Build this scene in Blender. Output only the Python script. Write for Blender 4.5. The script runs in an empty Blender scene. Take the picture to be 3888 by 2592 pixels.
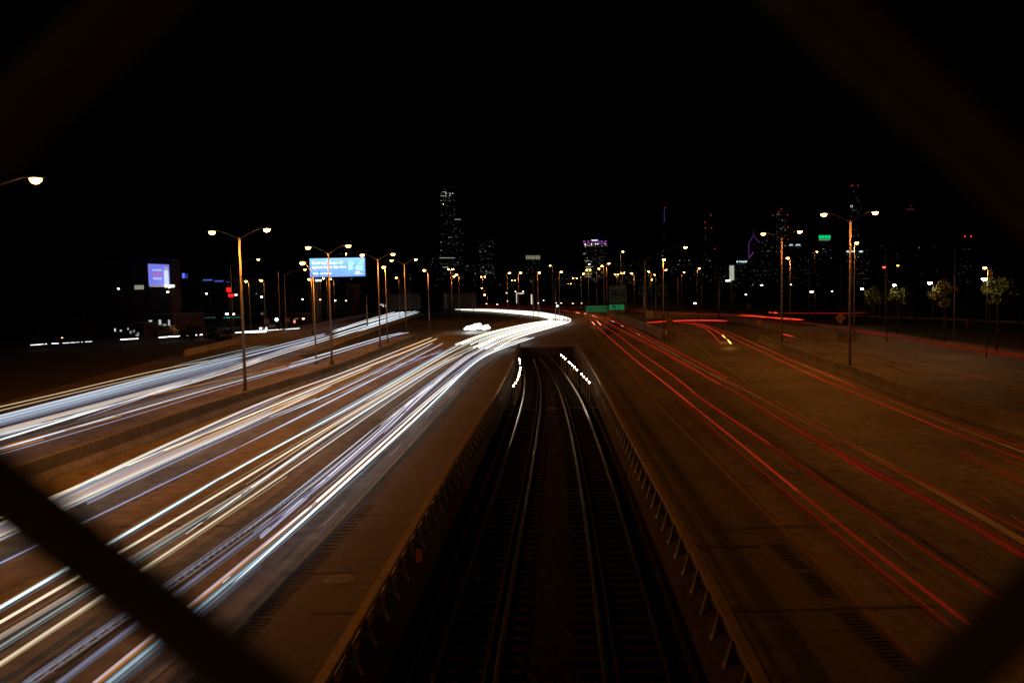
import bpy, math, random
from mathutils import Vector, Matrix
from mathutils.geometry import tessellate_polygon
random.seed(7)
sc = bpy.context.scene
col = sc.collection
R = math.radians
# ------------------------------------------------------------------ camera
H = 7.9                      # eye height above the expressway
W0, H0 = 3888.0, 2592.0
LENS, SENS = 18.0, 22.2
F = LENS / SENS * W0
PITCH = math.atan((1296 - 1101) / F)
ROLL = -1.2
cam_d = bpy.data.cameras.new('camera'); cam = bpy.data.objects.new('camera', cam_d); col.objects.link(cam)
cam_d.lens = LENS; cam_d.sensor_width = SENS; cam_d.sensor_fit = 'HORIZONTAL'
cam_d.clip_start = 0.004; cam_d.clip_end = 60000
cam.location = (0, 0, H)
Rm = Matrix.Rotation(R(90) - PITCH, 3, 'X') @ Matrix.Rotation(R(ROLL), 3, 'Z')
cam.rotation_euler = Rm.to_euler()
cam_d.dof.use_dof = True; cam_d.dof.focus_distance = 90; cam_d.dof.aperture_fstop = 10.5
cam_d.dof.aperture_blades = 6
sc.camera = cam
# ------------------------------------------------------------------ night sky, moonlight, exposure
w = bpy.data.worlds.new('World'); sc.world = w; w.use_nodes = True
nt = w.node_tree; nt.nodes.clear()
sky = nt.nodes.new('ShaderNodeTexSky'); sky.sky_type = 'NISHITA'; sky.sun_disc = False
sky.sun_elevation = R(-3); sky.sun_rotation = R(200)
bg = nt.nodes.new('ShaderNodeBackground'); bg.inputs[1].default_value = 0.003
out = nt.nodes.new('ShaderNodeOutputWorld')
nt.links.new(sky.outputs[0], bg.inputs[0]); nt.links.new(bg.outputs[0], out.inputs[0])
sl = bpy.data.lights.new('moonlight', 'SUN'); sl.energy = 0.001; sl.angle = R(0.5); sl.color = (1, .95, .9)
so = bpy.data.objects.new('moonlight', sl); col.objects.link(so); so.rotation_euler = (R(50), 0, R(200))
sc.view_settings.view_transform = 'Standard'; sc.view_settings.look = 'None'
sc.view_settings.exposure = 0; sc.view_settings.gamma = 1; sc.view_settings.use_curve_mapping = False
try:
    sc.cycles.use_light_tree = True; sc.cycles.sample_clamp_indirect = 3.0; sc.cycles.sample_clamp_direct = 0
    sc.cycles.max_bounces = 5; sc.cycles.diffuse_bounces = 2
except Exception: pass
# ------------------------------------------------------------------ survey helpers (photo bearings -> metres)
def ray(px, py):
    return Rm @ Vector(((px - W0/2)/F, -(py - H0/2)/F, -1))
def gz(px, py, z=0.0):
    d = ray(px, py); t = (z - H)/d.z
    return Vector((d.x*t, d.y*t, z))
def gy(px, py, Y):
    d = ray(px, py); t = Y/d.y
    return Vector((d.x*t, Y, H + d.z*t))
# ------------------------------------------------------------------ materials
MATS = {}
def nmat(name, c, rough=.8, metal=0, emit=0, ecol=None, noise=None, scale=4, spec=.3, bump=0):
    if name in MATS: return MATS[name]
    m = bpy.data.materials.new(name); m.use_nodes = True; t = m.node_tree
    b = t.nodes['Principled BSDF']
    b.inputs['Base Color'].default_value = (*c, 1); b.inputs['Roughness'].default_value = rough
    b.inputs['Metallic'].default_value = metal; b.inputs['Specular IOR Level'].default_value = spec
    tc = t.nodes.new('ShaderNodeTexCoord')
    if noise:
        n = t.nodes.new('ShaderNodeTexNoise'); n.inputs['Scale'].default_value = scale; n.inputs['Detail'].default_value = 6
        t.links.new(tc.outputs['Object'], n.inputs['Vector'])
        n2 = t.nodes.new('ShaderNodeTexNoise'); n2.inputs['Scale'].default_value = scale*.09; n2.inputs['Detail'].default_value = 4
        t.links.new(tc.outputs['Object'], n2.inputs['Vector'])
        mx = t.nodes.new('ShaderNodeMath'); mx.operation = 'MULTIPLY'
        t.links.new(n.outputs['Fac'], mx.inputs[0]); t.links.new(n2.outputs['Fac'], mx.inputs[1])
        r = t.nodes.new('ShaderNodeValToRGB')
        r.color_ramp.elements[0].position = .12; r.color_ramp.elements[1].position = .42
        r.color_ramp.elements[0].color = (*[x*(1-noise) for x in c], 1); r.color_ramp.elements[1].color = (*[min(1, x*(1+noise)) for x in c], 1)
        t.links.new(mx.outputs[0], r.inputs[0]); t.links.new(r.outputs[0], b.inputs['Base Color'])
        if bump:
            bp = t.nodes.new('ShaderNodeBump'); bp.inputs['Strength'].default_value = bump; bp.inputs['Distance'].default_value = .02
            t.links.new(n.outputs['Fac'], bp.inputs['Height']); t.links.new(bp.outputs[0], b.inputs['Normal'])
    if emit:
        b.inputs['Emission Color'].default_value = (*(ecol or c), 1); b.inputs['Emission Strength'].default_value = emit
    MATS[name] = m; return m
def emis(col_, s):
    k = 'light_%.2f_%.2f_%.2f_%.2f' % (*col_, s)
    return nmat(k, (.02, .02, .02), emit=s, ecol=col_)
ROAD = nmat('worn_concrete_road', (.13, .12, .108), .7, noise=.6, scale=1.6, bump=.25)
ROADR = nmat('worn_road_patch', (.10, .097, .09), .75, noise=.35, scale=3, bump=.2)
SHOULD = nmat('shoulder_concrete', (.105, .098, .088), .8, noise=.3, scale=3, bump=.2)
DIRT = nmat('dark_verge_soil', (.028, .028, .02), .95, noise=.5, scale=.8)
GRASSM = nmat('verge_grass', (.03, .038, .016), .95, noise=.5, scale=.5)
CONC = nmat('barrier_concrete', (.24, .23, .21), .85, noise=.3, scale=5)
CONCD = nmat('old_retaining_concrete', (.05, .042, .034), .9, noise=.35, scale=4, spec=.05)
BALL = nmat('track_ballast', (.022, .018, .015), .95, noise=.6, scale=30, bump=.8, spec=.04)
TIE = nmat('timber_tie', (.018, .014, .012), .9, noise=.3, scale=8, spec=.05)
RAILM = nmat('polished_rail_steel', (.11, .10, .095), .32, metal=1, noise=.15, scale=10)
RUST = nmat('rusty_rail_steel', (.02, .013, .01), .8, metal=0, spec=.1, noise=.3, scale=10)
STEELD = nmat('dark_galvanised_steel', (.09, .09, .088), .55, metal=.3, noise=.2, scale=9)
POLE = nmat('galvanised_pole', (.27, .24, .21), .45, metal=.4, noise=.15, scale=6)
HEAD = nmat('lamp_housing_grey', (.2, .2, .2), .5)
WHITEP = nmat('white_road_paint', (.27, .25, .23), .7, noise=.35, scale=6)
YELP = nmat('yellow_road_paint', (.33, .21, .035), .7, noise=.35, scale=6)
SEAL = nmat('dark_joint_sealant', (.03, .03, .03), .7, noise=.2)
WIRE = nmat('fence_wire_coated', (.075, .085, .095), .7, metal=0, noise=.2, scale=200)
GREEN = nmat('sign_green', (.0, .09, .035), .5, noise=.08)
SIGNW = nmat('sign_white', (.4, .4, .38), .5)
SIGNY = nmat('sign_yellow', (.3, .16, .015), .5, noise=.08)
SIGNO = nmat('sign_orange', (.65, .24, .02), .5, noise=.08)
SBLK = nmat('sign_black', (.01, .01, .01), .5)
SRED = nmat('sign_red', (.4, .02, .02), .5)
SBLUE = nmat('sign_blue', (.02, .06, .35), .5)
BACK = nmat('sign_back_sheet', (.11, .065, .045), .6, metal=.2, noise=.15)
BRICK = nmat('dark_brick_wall', (.035, .02, .015), .9, noise=.3, scale=3)
GLASSD = nmat('dark_tower_glass', (.02, .022, .026), .4)
STONE = nmat('tower_stone', (.06, .055, .05), .8, noise=.2, scale=.1)
ROOFM = nmat('flat_roof_felt', (.05, .05, .05), .9)
LEAF = nmat('tree_leaves', (.11, .15, .025), .6, noise=.5, scale=1.2)
LEAFO = nmat('autumn_tree_leaves', (.13, .13, .025), .6, noise=.5, scale=1.2)
BARK = nmat('tree_bark', (.02, .016, .012), .9, noise=.3)
PAINT = nmat('car_paint_silver', (.4, .4, .41), .3, metal=.6)
VANP = nmat('van_paint_cream', (.5, .45, .36), .4)
TYRE = nmat('tyre_rubber', (.02, .02, .02), .8)
RIM = nmat('wheel_rim', (.4, .4, .4), .3, metal=.8)
GLS = nmat('car_glass', (.02, .02, .025), .1)
BARREL = nmat('sand_barrel_yellow', (.2, .16, .03), .6, noise=.2, scale=4)
GRATE = nmat('iron_grate', (.03, .035, .04), .6, metal=.2, noise=.2)
# ------------------------------------------------------------------ mesh helpers
class MB:
    def __init__(s): s.v = []; s.f = []
    def quad(s, a, b, c, d):
        n = len(s.v); s.v += [tuple(a), tuple(b), tuple(c), tuple(d)]; s.f.append((n, n+1, n+2, n+3)); return s
    def poly(s, pts):
        n = len(s.v); pts = [Vector(p) for p in pts]; s.v += [tuple(p) for p in pts]
        for t in tessellate_polygon([pts]): s.f.append(tuple(n+i for i in t))
        return s
    def box(s, cx, cy, cz, sx, sy, sz, rz=0.0, tx=1.0, ty=1.0):
        n = len(s.v); ca, sa = math.cos(rz), math.sin(rz)
        for dz in (-1, 1):
            kx, ky = (tx, ty) if dz == 1 else (1, 1)
            for dx, dy in ((-1, -1), (1, -1), (1, 1), (-1, 1)):
                x = dx*sx/2*kx; y = dy*sy/2*ky
                s.v.append((cx + x*ca - y*sa, cy + x*sa + y*ca, cz + dz*sz/2))
        for q in ((0,3,2,1),(4,5,6,7),(0,1,5,4),(1,2,6,5),(2,3,7,6),(3,0,4,7)): s.f.append(tuple(n+i for i in q))
        return s
    def tube(s, pts, r, n=6, closed=True, r2=None, taper=0):
        pts = [Vector(p) for p in pts]; base = len(s.v); m = len(pts)
        for i, p in enumerate(pts):
            a = pts[max(0, i-1)]; b = pts[min(m-1, i+1)]; d = (b-a)
            if d.length < 1e-9: d = Vector((0, 1, 0))
            d.normalize(); up = Vector((0, 0, 1)) if abs(d.z) < .95 else Vector((0, 1, 0))
            x = d.cross(up).normalized(); y = x.cross(d).normalized()
            rr = r if r2 is None else r + (r2-r)*i/(m-1)
            if taper: rr *= min(1, .15 + i/taper, .15 + (m-1-i)/1.5)
            for k in range(n):
                an = 2*math.pi*(k+.5)/n; q = p + x*math.cos(an)*rr + y*math.sin(an)*rr
                s.v.append(tuple(q))
        for i in range(m-1):
            for k in range(n):
                a = base+i*n+k; b = base+i*n+(k+1) % n
                s.f.append((a, b, b+n, a+n))
        if closed:
            s.f.append(tuple(base+k for k in range(n))[::-1]); s.f.append(tuple(base+(m-1)*n+k for k in range(n)))
        return s
    def sweep(s, pts, prof):
        """prof: list of (offset to the right, height); closed section swept along pts"""
        pts = [Vector(p) for p in pts]; base = len(s.v); m = len(pts); n = len(prof)
        for i, p in enumerate(pts):
            a = pts[max(0, i-1)]; b = pts[min(m-1, i+1)]; d = (b-a); d.z = 0; d.normalize()
            rt = Vector((d.y, -d.x, 0))
            for o, h in prof: s.v.append(tuple(p + rt*o + Vector((0, 0, h))))
        for i in range(m-1):
            for k in range(n):
                a = base+i*n+k; b = base+i*n+(k+1) % n
                s.f.append((a, b, b+n, a+n))
        s.f.append(tuple(base+k for k in range(n))[::-1]); s.f.append(tuple(base+(m-1)*n+k for k in range(n)))
        return s
    def ball(s, c, rx, ry, rz, seg=10, ring=6, half=0):
        base = len(s.v); c = Vector(c)
        for i in range(ring+1):
            th = math.pi*i/ring
            if half: th = math.pi/2 + math.pi/2*i/ring
            for k in range(seg):
                ph = 2*math.pi*k/seg
                s.v.append((c.x+rx*math.sin(th)*math.cos(ph), c.y+ry*math.sin(th)*math.sin(ph), c.z+rz*math.cos(th)))
        for i in range(ring):
            for k in range(seg):
                a = base+i*seg+k; b = base+i*seg+(k+1) % seg
                s.f.append((a, a+seg, b+seg, b))
        return s
    def build(s, name, mat, parent=None, smooth=False):
        me = bpy.data.meshes.new(name); me.from_pydata(s.v, [], s.f); me.update()
        if smooth: me.polygons.foreach_set('use_smooth', [True]*len(me.polygons))
        me.materials.append(mat); o = bpy.data.objects.new(name, me); col.objects.link(o)
        if parent: o.parent = parent
        return o
def tag(o, label=None, cat=None, group=None, kind=None):
    if label: o['label'] = label
    if cat: o['category'] = cat
    if group: o['group'] = group
    if kind: o['kind'] = kind
    return o
def empty(name, label, cat, group=None, loc=(0, 0, 0), rz=0):
    o = bpy.data.objects.new(name, None); col.objects.link(o); o.location = loc; o.rotation_euler = (0, 0, rz)
    o.empty_display_size = .3
    return tag(o, label, cat, group)
def inst(src, parent, loc, rz=0.0, rx=0.0):
    o = bpy.data.objects.new(src.name.split('.')[0], src.data); col.objects.link(o)
    o.parent = parent; o.location = loc; o.rotation_euler = (rx, 0, rz); return o
def smooth(pts, k=8):
    pts = [Vector(p) for p in pts]
    if len(pts) < 3: return pts
    P = [pts[0]*2-pts[1]] + pts + [pts[-1]*2-pts[-2]]; out_ = []
    for i in range(1, len(P)-2):
        a, b, c, d = P[i-1:i+3]
        for j in range(k):
            t = j/k
            out_.append(.5*((2*b) + (c-a)*t + (2*a-5*b+4*c-d)*t*t + (3*b-a-3*c+d)*t**3))
    out_.append(pts[-1]); return out_
def ext(pts, n=0, f=0):
    pts = [Vector(p) for p in pts]
    if n: pts = [pts[0] + (pts[0]-pts[1]).normalized()*n] + pts
    if f: pts = pts + [pts[-1] + (pts[-1]-pts[-2]).normalized()*f]
    return pts
def relax(pts, step=2.0, it=30):
    p = resample(pts, step) + [Vector(pts[-1])]
    if len(p) > 2 and (p[-1]-p[-2]).length < step*.3: p.pop(-2)
    for _ in range(it):
        p = [p[0]] + [(p[i-1]+p[i]*2+p[i+1])/4 for i in range(1, len(p)-1)] + [p[-1]]
    return p
def resample(pts, step):
    pts = [Vector(p) for p in pts]; out_ = [pts[0]]; acc = 0
    for a, b in zip(pts, pts[1:]):
        L = (b-a).length; t = step-acc
        while t <= L: out_.append(a.lerp(b, t/L)); t += step
        acc = (acc+L) % step
    return out_
def text(body, size, mat, parent, loc, rot, ax='CENTER', name='lettering', ext_=.01, sx=1.0):
    c = bpy.data.curves.new(name, 'FONT'); c.body = body; c.size = size; c.align_x = ax; c.align_y = 'CENTER'
    c.extrude = ext_; c.resolution_u = 2
    o = bpy.data.objects.new(name, c); col.objects.link(o)
    dg = bpy.context.evaluated_depsgraph_get(); me = bpy.data.meshes.new_from_object(o.evaluated_get(dg))
    bpy.data.objects.remove(o); bpy.data.curves.remove(c)
    me.materials.clear(); me.materials.append(mat)
    o = bpy.data.objects.new(name, me); col.objects.link(o); o.parent = parent
    o.location = loc; o.rotation_euler = rot; o.scale = (sx, 1, 1); return o
STAND = (R(90), 0, 0)
# ------------------------------------------------------------------ SETTING: ground, tracks trough, roads
TZ = -1.0
wall_l = smooth(ext([gz(x, y, .8) for x, y in ((1264,2489),(1372,2310),(1506,2112),(1595,1959),(1672,1800),(1808,1587),(1902,1465),(1950,1350))], 16), 5)
wall_r = smooth(ext([gz(x, y, .8) for x, y in ((2960,2592),(2913,2496),(2830,2366),(2736,2201),(2618,2007),(2500,1830),(2443,1753),(2361,1598),(2278,1432),(2222,1349))], 16), 5)
wall_l, wall_r = relax(wall_l, 2, 90), relax(wall_r, 2, 90)
YP = 112.0
def cut(line):
    out_ = []
    for a, b in zip(line, line[1:]):
        out_.append(Vector((a.x, a.y, 0)))
        if b.y > YP:
            t = (YP-a.y)/(b.y-a.y); out_.append(Vector((a.x+(b.x-a.x)*t, YP, 0))); return out_
    l = line[-1]; out_.append(Vector((l.x, l.y, 0))); d = (line[-1]-line[-4]); out_.append(Vector((l.x + d.x/d.y*(YP-l.y), YP, 0))); return out_
wl = cut(wall_l); wr = cut(wall_r)
S = 30000
g = MB()
g.poly([(-S, -S, 0), (wl[0].x, -S, 0)] + [(p.x, p.y, 0) for p in wl] + [(-S, YP, 0)])
g.poly([(S, -S, 0), (S, YP, 0)] + [(p.x, p.y, 0) for p in reversed(wr)] + [(wr[0].x, -S, 0)])
g.quad((-S, YP, 0), (S, YP, 0), (S, S, 0), (-S, S, 0))
tag(g.build('ground', DIRT), kind='structure')
t = MB(); n = 40
def xat(line, y):
    for a, b in zip(line, line[1:]):
        if a.y <= y <= b.y: return a.x + (b.x-a.x)*(y-a.y)/(b.y-a.y)
    return line[0].x if y < line[0].y else line[-1].x
ys = [-30 + (YP+30)*i/n for i in range(n+1)]
for a, b in zip(ys, ys[1:]):
    t.quad((xat(wl, a), a, TZ), (xat(wr, a), a, TZ), (xat(wr, b), b, TZ), (xat(wl, b), b, TZ))
tag(t.build('track_bed', BALL), kind='structure')
# loose stones between the tracks
def lane(pxs, z): return smooth(ext([gz(x, y, z) for x, y in pxs], 22, 0), 6)
TLc = lane(((1755,2592),(1841,2202),(1946,1896),(1990,1670),(2015,1576),(2027,1510),(2023,1438),(2004,1371)), TZ)
TRc = lane(((2420,2592),(2386,2425),(2261,1808),(2224,1697),(2195,1587),(2167,1510),(2119,1421),(2057,1349)), TZ)
TLc, TRc = relax(TLc, 2, 60), relax(TRc, 2, 60)
TLc = [p for p in TLc if p.y < YP-.3]; TRc = [p for p in TRc if p.y < YP-.3]
bs = MB(); rr = random.Random(3)
for i in range(9000):
    y = 15 + 50*rr.random()**1.6
    x0, x1 = xat(wl, y)+.3, xat(wr, y)-.3; x = x0 + (x1-x0)*rr.random(); s_ = rr.uniform(.03, .075)
    z = TZ + s_*.35; n0 = len(bs.v)
    for dx, dy, dz in ((1,0,0),(-1,.3,0),(0,1,.1),(.1,-1,0),(0,0,.8),(0,0,-.5)):
        bs.v.append((x+dx*s_*rr.uniform(.6,1), y+dy*s_*rr.uniform(.6,1), z+dz*s_))
    for q in ((0,2,4),(2,1,4),(1,3,4),(3,0,4)): bs.f.append(tuple(n0+i_ for i_ in q))
tag(bs.build('ballast_stones', BALL), kind='stuff', cat='gravel', label='grey crushed stone ballast lying around the railway tracks')
# portal face where the tracks go under
MB().box((wl[-1].x+wr[-1].x)/2, YP+.25, -.45, abs(wr[-1].x-wl[-1].x)+1, .5, 1.1).build('x', CONCD).name = 'portal_wall'
tag(bpy.data.objects['portal_wall'], 'low concrete end wall under which both railway tracks disappear', 'wall')

def road(name, left, right, z, mat, k=6, label=None):
    m = MB(); L = smooth(left, k); Rr = smooth(right, k)
    pts = L + list(reversed(Rr)); 
    m.poly([(p.x, p.y, z) for p in pts]); return tag(m.build(name, mat), kind='structure')
def P(l, z=0): return [gz(x, y, z) for x, y in l]
# left carriageway between the concrete barrier and the track parapet
BL = ext(P(((221,1811),(857,1570),(1300,1415),(1500,1330),(1590,1292))), 40)
road('left_road', BL + P(((1700,1255),)), ext([Vector((p.x-.45, p.y, 0)) for p in wl], 0, 0), .004, ROAD)
RampU = ext(P(((0,1530),(500,1392),(900,1292),(1238,1236),(1400,1199),(1560,1176))), 60)
RampL = ext(P(((155,1800),(857,1548),(1130,1440),(1230,1350),(1400,1298),(1592,1192))), 40)
road('ramp_road', RampU, RampL, .004, ROAD)
RampL2 = ext(P(((155,1806),(857,1554),(1300,1402),(1500,1322),(1585,1275))), 40)
RampU2 = ext(P(((155,1800),(857,1500),(1130,1405),(1240,1362),(1400,1300),(1540,1262))), 40)
road('inner_ramp_road', RampU2, RampL2, .008, ROAD)
# right carriageways
BR1 = P(((2875,1300),(2944,1328),(3128,1404),(3235,1442),(3412,1518),(3634,1587),(3888,1660)))
BR1n = list(reversed(ext(BR1, 0, 60)))
Rl = [Vector((p.x+.45, p.y, 0)) for p in wr]
road('right_road', Rl, BR1n + P(((2760,1255),(2560,1228),(2420,1228))), .004, ROAD)
OUT = P(((3888,1332),(3580,1290),(3463,1275),(3375,1258),(3100,1222),(2900,1198),(2700,1186),(2400,1172)))
OUTn = [OUT[0] + (OUT[0]-OUT[1]).normalized()*90] + OUT
road('outer_right_road', BR1n + P(((2820,1275),(2700,1240),(2500,1212))), OUTn, .006, ROAD, k=4)
road('far_curve_road', P(((1640,1300),(1700,1262),(1900,1222),(1960,1204),(1850,1188),(1720,1180))),
     P(((1990,1318),(2178,1318),(2280,1290),(2290,1180),(2050,1163),(1720,1165))), .010, ROAD, k=3)
# verge between the ramp and the inner ramp
road('verge_bank', P(((1130,1352),(1250,1322),(1400,1262),(1592,1196))), P(((1180,1362),(1300,1325),(1440,1290),(1600,1262))), .014, GRASSM, k=3)
# shoulders (paler concrete next to the tracks)
edgeL = P(((700,2592),(862,2425),(1266,2000),(1532,1725),(1675,1554),(1808,1432),(1905,1352)))
road('left_shoulder', ext(edgeL, 10), [Vector((p.x-.5, p.y, 0)) for p in wl if p.y < 100], .014, SHOULD)
edgeR = P(((3562,2585),(3385,2414),(3208,2248),(3031,2077),(2913,1959),(2765,1800),(2526,1568),(2400,1416),(2350,1360),(2278,1283),(2217,1215)))
road('right_shoulder', [Vector((p.x+.5, p.y, 0)) for p in wr if p.y < 105], ext(edgeR, 10), .014, SHOULD)
# painted lines ---------------------------------------------------
def stripe(name, pts, wd, mat, z, dash=None, k=6):
    L = smooth(pts, k); m = MB()
    if len(pts) > 4: L = relax(L, 1.5, 60)
    if dash:
        L = resample(L, .5); on, off = dash; per = int((on+off)*2)
    for i, (a, b) in enumerate(zip(L, L[1:])):
        if dash and (i % per) >= on*2: continue
        d = (b-a); d.z = 0; d.normalize(); r_ = Vector((d.y, -d.x, 0))*wd/2
        m.quad((*(a-r_).xy, z), (*(b-r_).xy, z), (*(b+r_).xy, z), (*(a+r_).xy, z))
    return tag(m.build(name, mat), kind='structure')
stripe('yellow_edge_line_marking', ext(edgeR, 10), .16, YELP, .02)
stripe('left_edge_line_marking', ext(edgeL, 10), .16, nmat('faded_edge_paint', (.34,.27,.17), .8, noise=.3), .02)
Gm = [(3888,2045),(3792,1986),(3476,1815),(3222,1688),(3096,1612),(2944,1555),(2843,1480),(2700,1420),(2557,1343),(2419,1270)]
WHITEL = nmat('bright_line_paint', (.55, .5, .46), .7, noise=.3, scale=5)
stripe('white_gore_line_marking', ext(P(Gm), 14), .34, WHITEL, .020)
Gr = [(3190,1668),(3083,1594),(2969,1542),(2843,1461),(2704,1353),(2621,1283),(2560,1250)]
stripe('white_gore_line_marking', P(Gr), .2, WHITEP, .024)
for a, b in (((2505,1303),(2640,1304)),((2530,1320),(2660,1318)),((2560,1337),(2682,1332)),((2600,1356),(2700,1350)),((2640,1377),(2720,1372)),((2672,1404),(2752,1398)),((2735,1435),(2810,1428)),((2800,1472),(2868,1463)),((2880,1518),(2935,1508))):
    stripe('gore_chevron_marking', P((a, b)), .22, WHITEP, .028)
stripe('lane_line_marking', ext(P(((3888,1720),(3665,1640),(3412,1535),(3128,1416),(2969,1352),(2860,1300),(2760,1262))), 10), .19, WHITEL, .02)
stripe('lane_dash_marking', ext(P(((3888,1880),(3665,1789),(3412,1665),(3128,1520),(2994,1441),(2840,1370),(2730,1300))), 10), .13, WHITEP, .02, dash=(3, 9))
stripe('lane_dash_marking', ext(P(((3600,2250),(3300,2010),(3000,1780),(2800,1630),(2600,1475),(2420,1340),(2300,1250))), 10), .13, WHITEP, .02, dash=(3, 9))
stripe('outer_lane_line_marking', ext(P(((3888,1470),(3560,1398),(3320,1337),(3150,1293),(2980,1262))), 10), .14, nmat('faded_cream_paint', (.42,.3,.16), .8, noise=.3), .02)
stripe('outer_lane_dash_marking', ext(P(((3888,1415),(3700,1375),(3500,1332),(3300,1290),(3100,1255),(2900,1222))), 10), .14, WHITEP, .02, dash=(3, 6))
for k_ in range(4):
    pts = [(-300+k_*260, 2300+k_*120), (500+k_*200, 1890+k_*95), (1000+k_*130, 1640+k_*60), (1400+k_*85, 1440+k_*35), (1640+k_*40, 1330+k_*14)]
    stripe('left_lane_dash_marking', P(pts), .13, WHITEP, .02, dash=(3, 9))
# sealed cross joints and dark patches
for a, b in (((2540,2330),(3560,2300)),((2700,2012),(3230,1992)),((2560,1640),(2760,1632)),((2870,1440),(3130,1438)),((3060,1690),(3888,1676)),((3400,1430),(3700,1422)),
             ((300,2000),(900,1996)),((1080,2180),(1340,2172)),((1180,2330),(1380,2326)),((1340,1960),(1560,1954))):
    stripe('pavement_joint', P((a, b)), .09, SEAL, .03)
for cx, cy, wd, dp in ((2740,2076,2.3,.10),(2860,2310,1.2,.14)):
    p = gz(cx, cy); tag(MB().box(p.x, p.y, .032, wd, dp*2.5, .004).build('road_patch', SEAL), kind='structure')
# rumble strips: grooves cut in the shoulder, one object each run
def rumble(x0, y0, x1, y1, nn, wd):
    a, b = gz(x0, y0), gz(x1, y1); m = MB()
    for i in range(nn):
        p = a.lerp(b, i/(nn-1)); m.box(p.x, p.y, .024, wd, .1, .012)
    tag(m.build('rumble_strip', SEAL), kind='structure')
for q in ((2950,2070,3040,2155,9,.45),(3070,2182,3140,2262,9,.45),(3215,2330,3440,2540,16,.5)): rumble(*q)
for q in ((900,2450,990,2350,9,.5),(1000,2330,1105,2230,10,.5),(1120,2215,1230,2100,12,.5),(1240,2085,1400,1920,14,.5)): rumble(*q)
# manholes
def manhole(px, py, label, r=.38):
    p = gz(px, py); o = empty('manhole', label, 'manhole cover', 'manhole covers', (p.x, p.y, .014))
    m = MB(); m.tube([(0, 0, .0), (0, 0, .018)], r, 20); m.build('cover', GRATE, o)
    m = MB(); m.tube([(0, 0, -.005), (0, 0, .012)], r+.07, 20); m.build('frame', STEELD, o)
manhole(1288, 2202, 'round iron manhole cover shining grey on the left shoulder', .34)
# ------------------------------------------------------------------ railway tracks
def offset(pts, o, z=0):
    out_ = []
    for i, p in enumerate(pts):
        a = pts[max(0, i-1)]; b = pts[min(len(pts)-1, i+1)]; d = (b-a); d.z = 0; d.normalize()
        out_.append(Vector((p.x + d.y*o, p.y - d.x*o, p.z+z)))
    return out_
tie_src = None
def track(c, label, third):
    o = empty('railway_track', label, 'railway track', 'railway tracks between the carriageways')
    for s in (-.7175, .7175):
        MB().sweep(offset(c, s), [(-.07, .12), (.07, .12), (.07, .15), (.012, .165), (.012, .25), (.036, .255), (.036, .29), (-.036, .29), (-.036, .255), (-.012, .25), (-.012, .165), (-.07, .15)]).build('rail', RAILM, o)
    MB().sweep(offset(c, third), [(-.05, .2), (.05, .2), (.05, .3), (-.05, .3)]).build('power_rail', RUST, o)
    MB().sweep(offset(c, -.45 if third > 0 else .45), [(-.03, .13), (.03, .13), (.03, .24), (-.03, .24)]).build('guard_rail', RUST, o)
    rs = resample(c, .62); global tie_src
    for i, (a, b) in enumerate(zip(rs, rs[1:])):
        if a.y < 12: continue
        d = b-a; rz = math.atan2(d.y, d.x) - math.pi/2
        if tie_src is None:
            tie_src = MB().box(0, 0, 0, 2.6, .23, .16, tx=.99, ty=.94).build('tie', TIE, o); tie_src.location = (a.x, a.y, TZ+.05); tie_src.rotation_euler = (0, 0, rz)
        else: inst(tie_src, o, (a.x, a.y, TZ+.05), rz)
track(TLc, 'left railway track with timber ties and a rusty power rail', -1.25)
track(TRc, 'right railway track nearest the red tail light lanes', 1.25)
# ------------------------------------------------------------------ parapets with steel bracket railings along the trough
def parapet(line, side, label):
    """side=+1 : trough lies to the right (+x) of this parapet"""
    o = empty('trough_parapet', label, 'parapet', 'steel topped parapets along the tracks')
    pts = [p for p in line if p.y > -2]
    # stepped concrete wall with a lit sloping ledge
    s = side
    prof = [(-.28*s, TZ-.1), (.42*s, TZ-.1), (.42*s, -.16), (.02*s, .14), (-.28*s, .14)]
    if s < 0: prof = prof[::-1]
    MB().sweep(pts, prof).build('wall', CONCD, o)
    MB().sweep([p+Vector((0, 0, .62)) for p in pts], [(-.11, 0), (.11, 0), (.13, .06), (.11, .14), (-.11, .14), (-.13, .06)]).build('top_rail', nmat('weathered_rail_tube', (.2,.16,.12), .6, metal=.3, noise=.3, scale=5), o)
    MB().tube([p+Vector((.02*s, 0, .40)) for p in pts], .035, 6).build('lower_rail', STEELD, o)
    m = MB(); n0 = 0
    # wedge bracket, broad at the foot
    for y_ in (-.05, .05):
        m.v += [(-.10*s, y_*1.2, .14), (.30*s, y_*2.2, -.06), (.25*s, y_*2.2, .03), (.08*s, y_, .62), (-.10*s, y_, .62)]
    m.f += [(0, 1, 2, 3, 4), (9, 8, 7, 6, 5)] + [(i, i+5, (i+1) % 5+5, (i+1) % 5) for i in range(5)]
    src = None
    for p in resample(pts, 1.42):
        if p.y < 9: continue
        if src is None:
            src = m.build('bracket', STEELD, o); src.location = p
        else: inst(src, o, p, 0)
parapet(wl, 1, 'left parapet with wedge brackets beside the white headlight lanes')
parapet(wr, -1, 'right parapet with wedge brackets beside the red tail light lanes')
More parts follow.
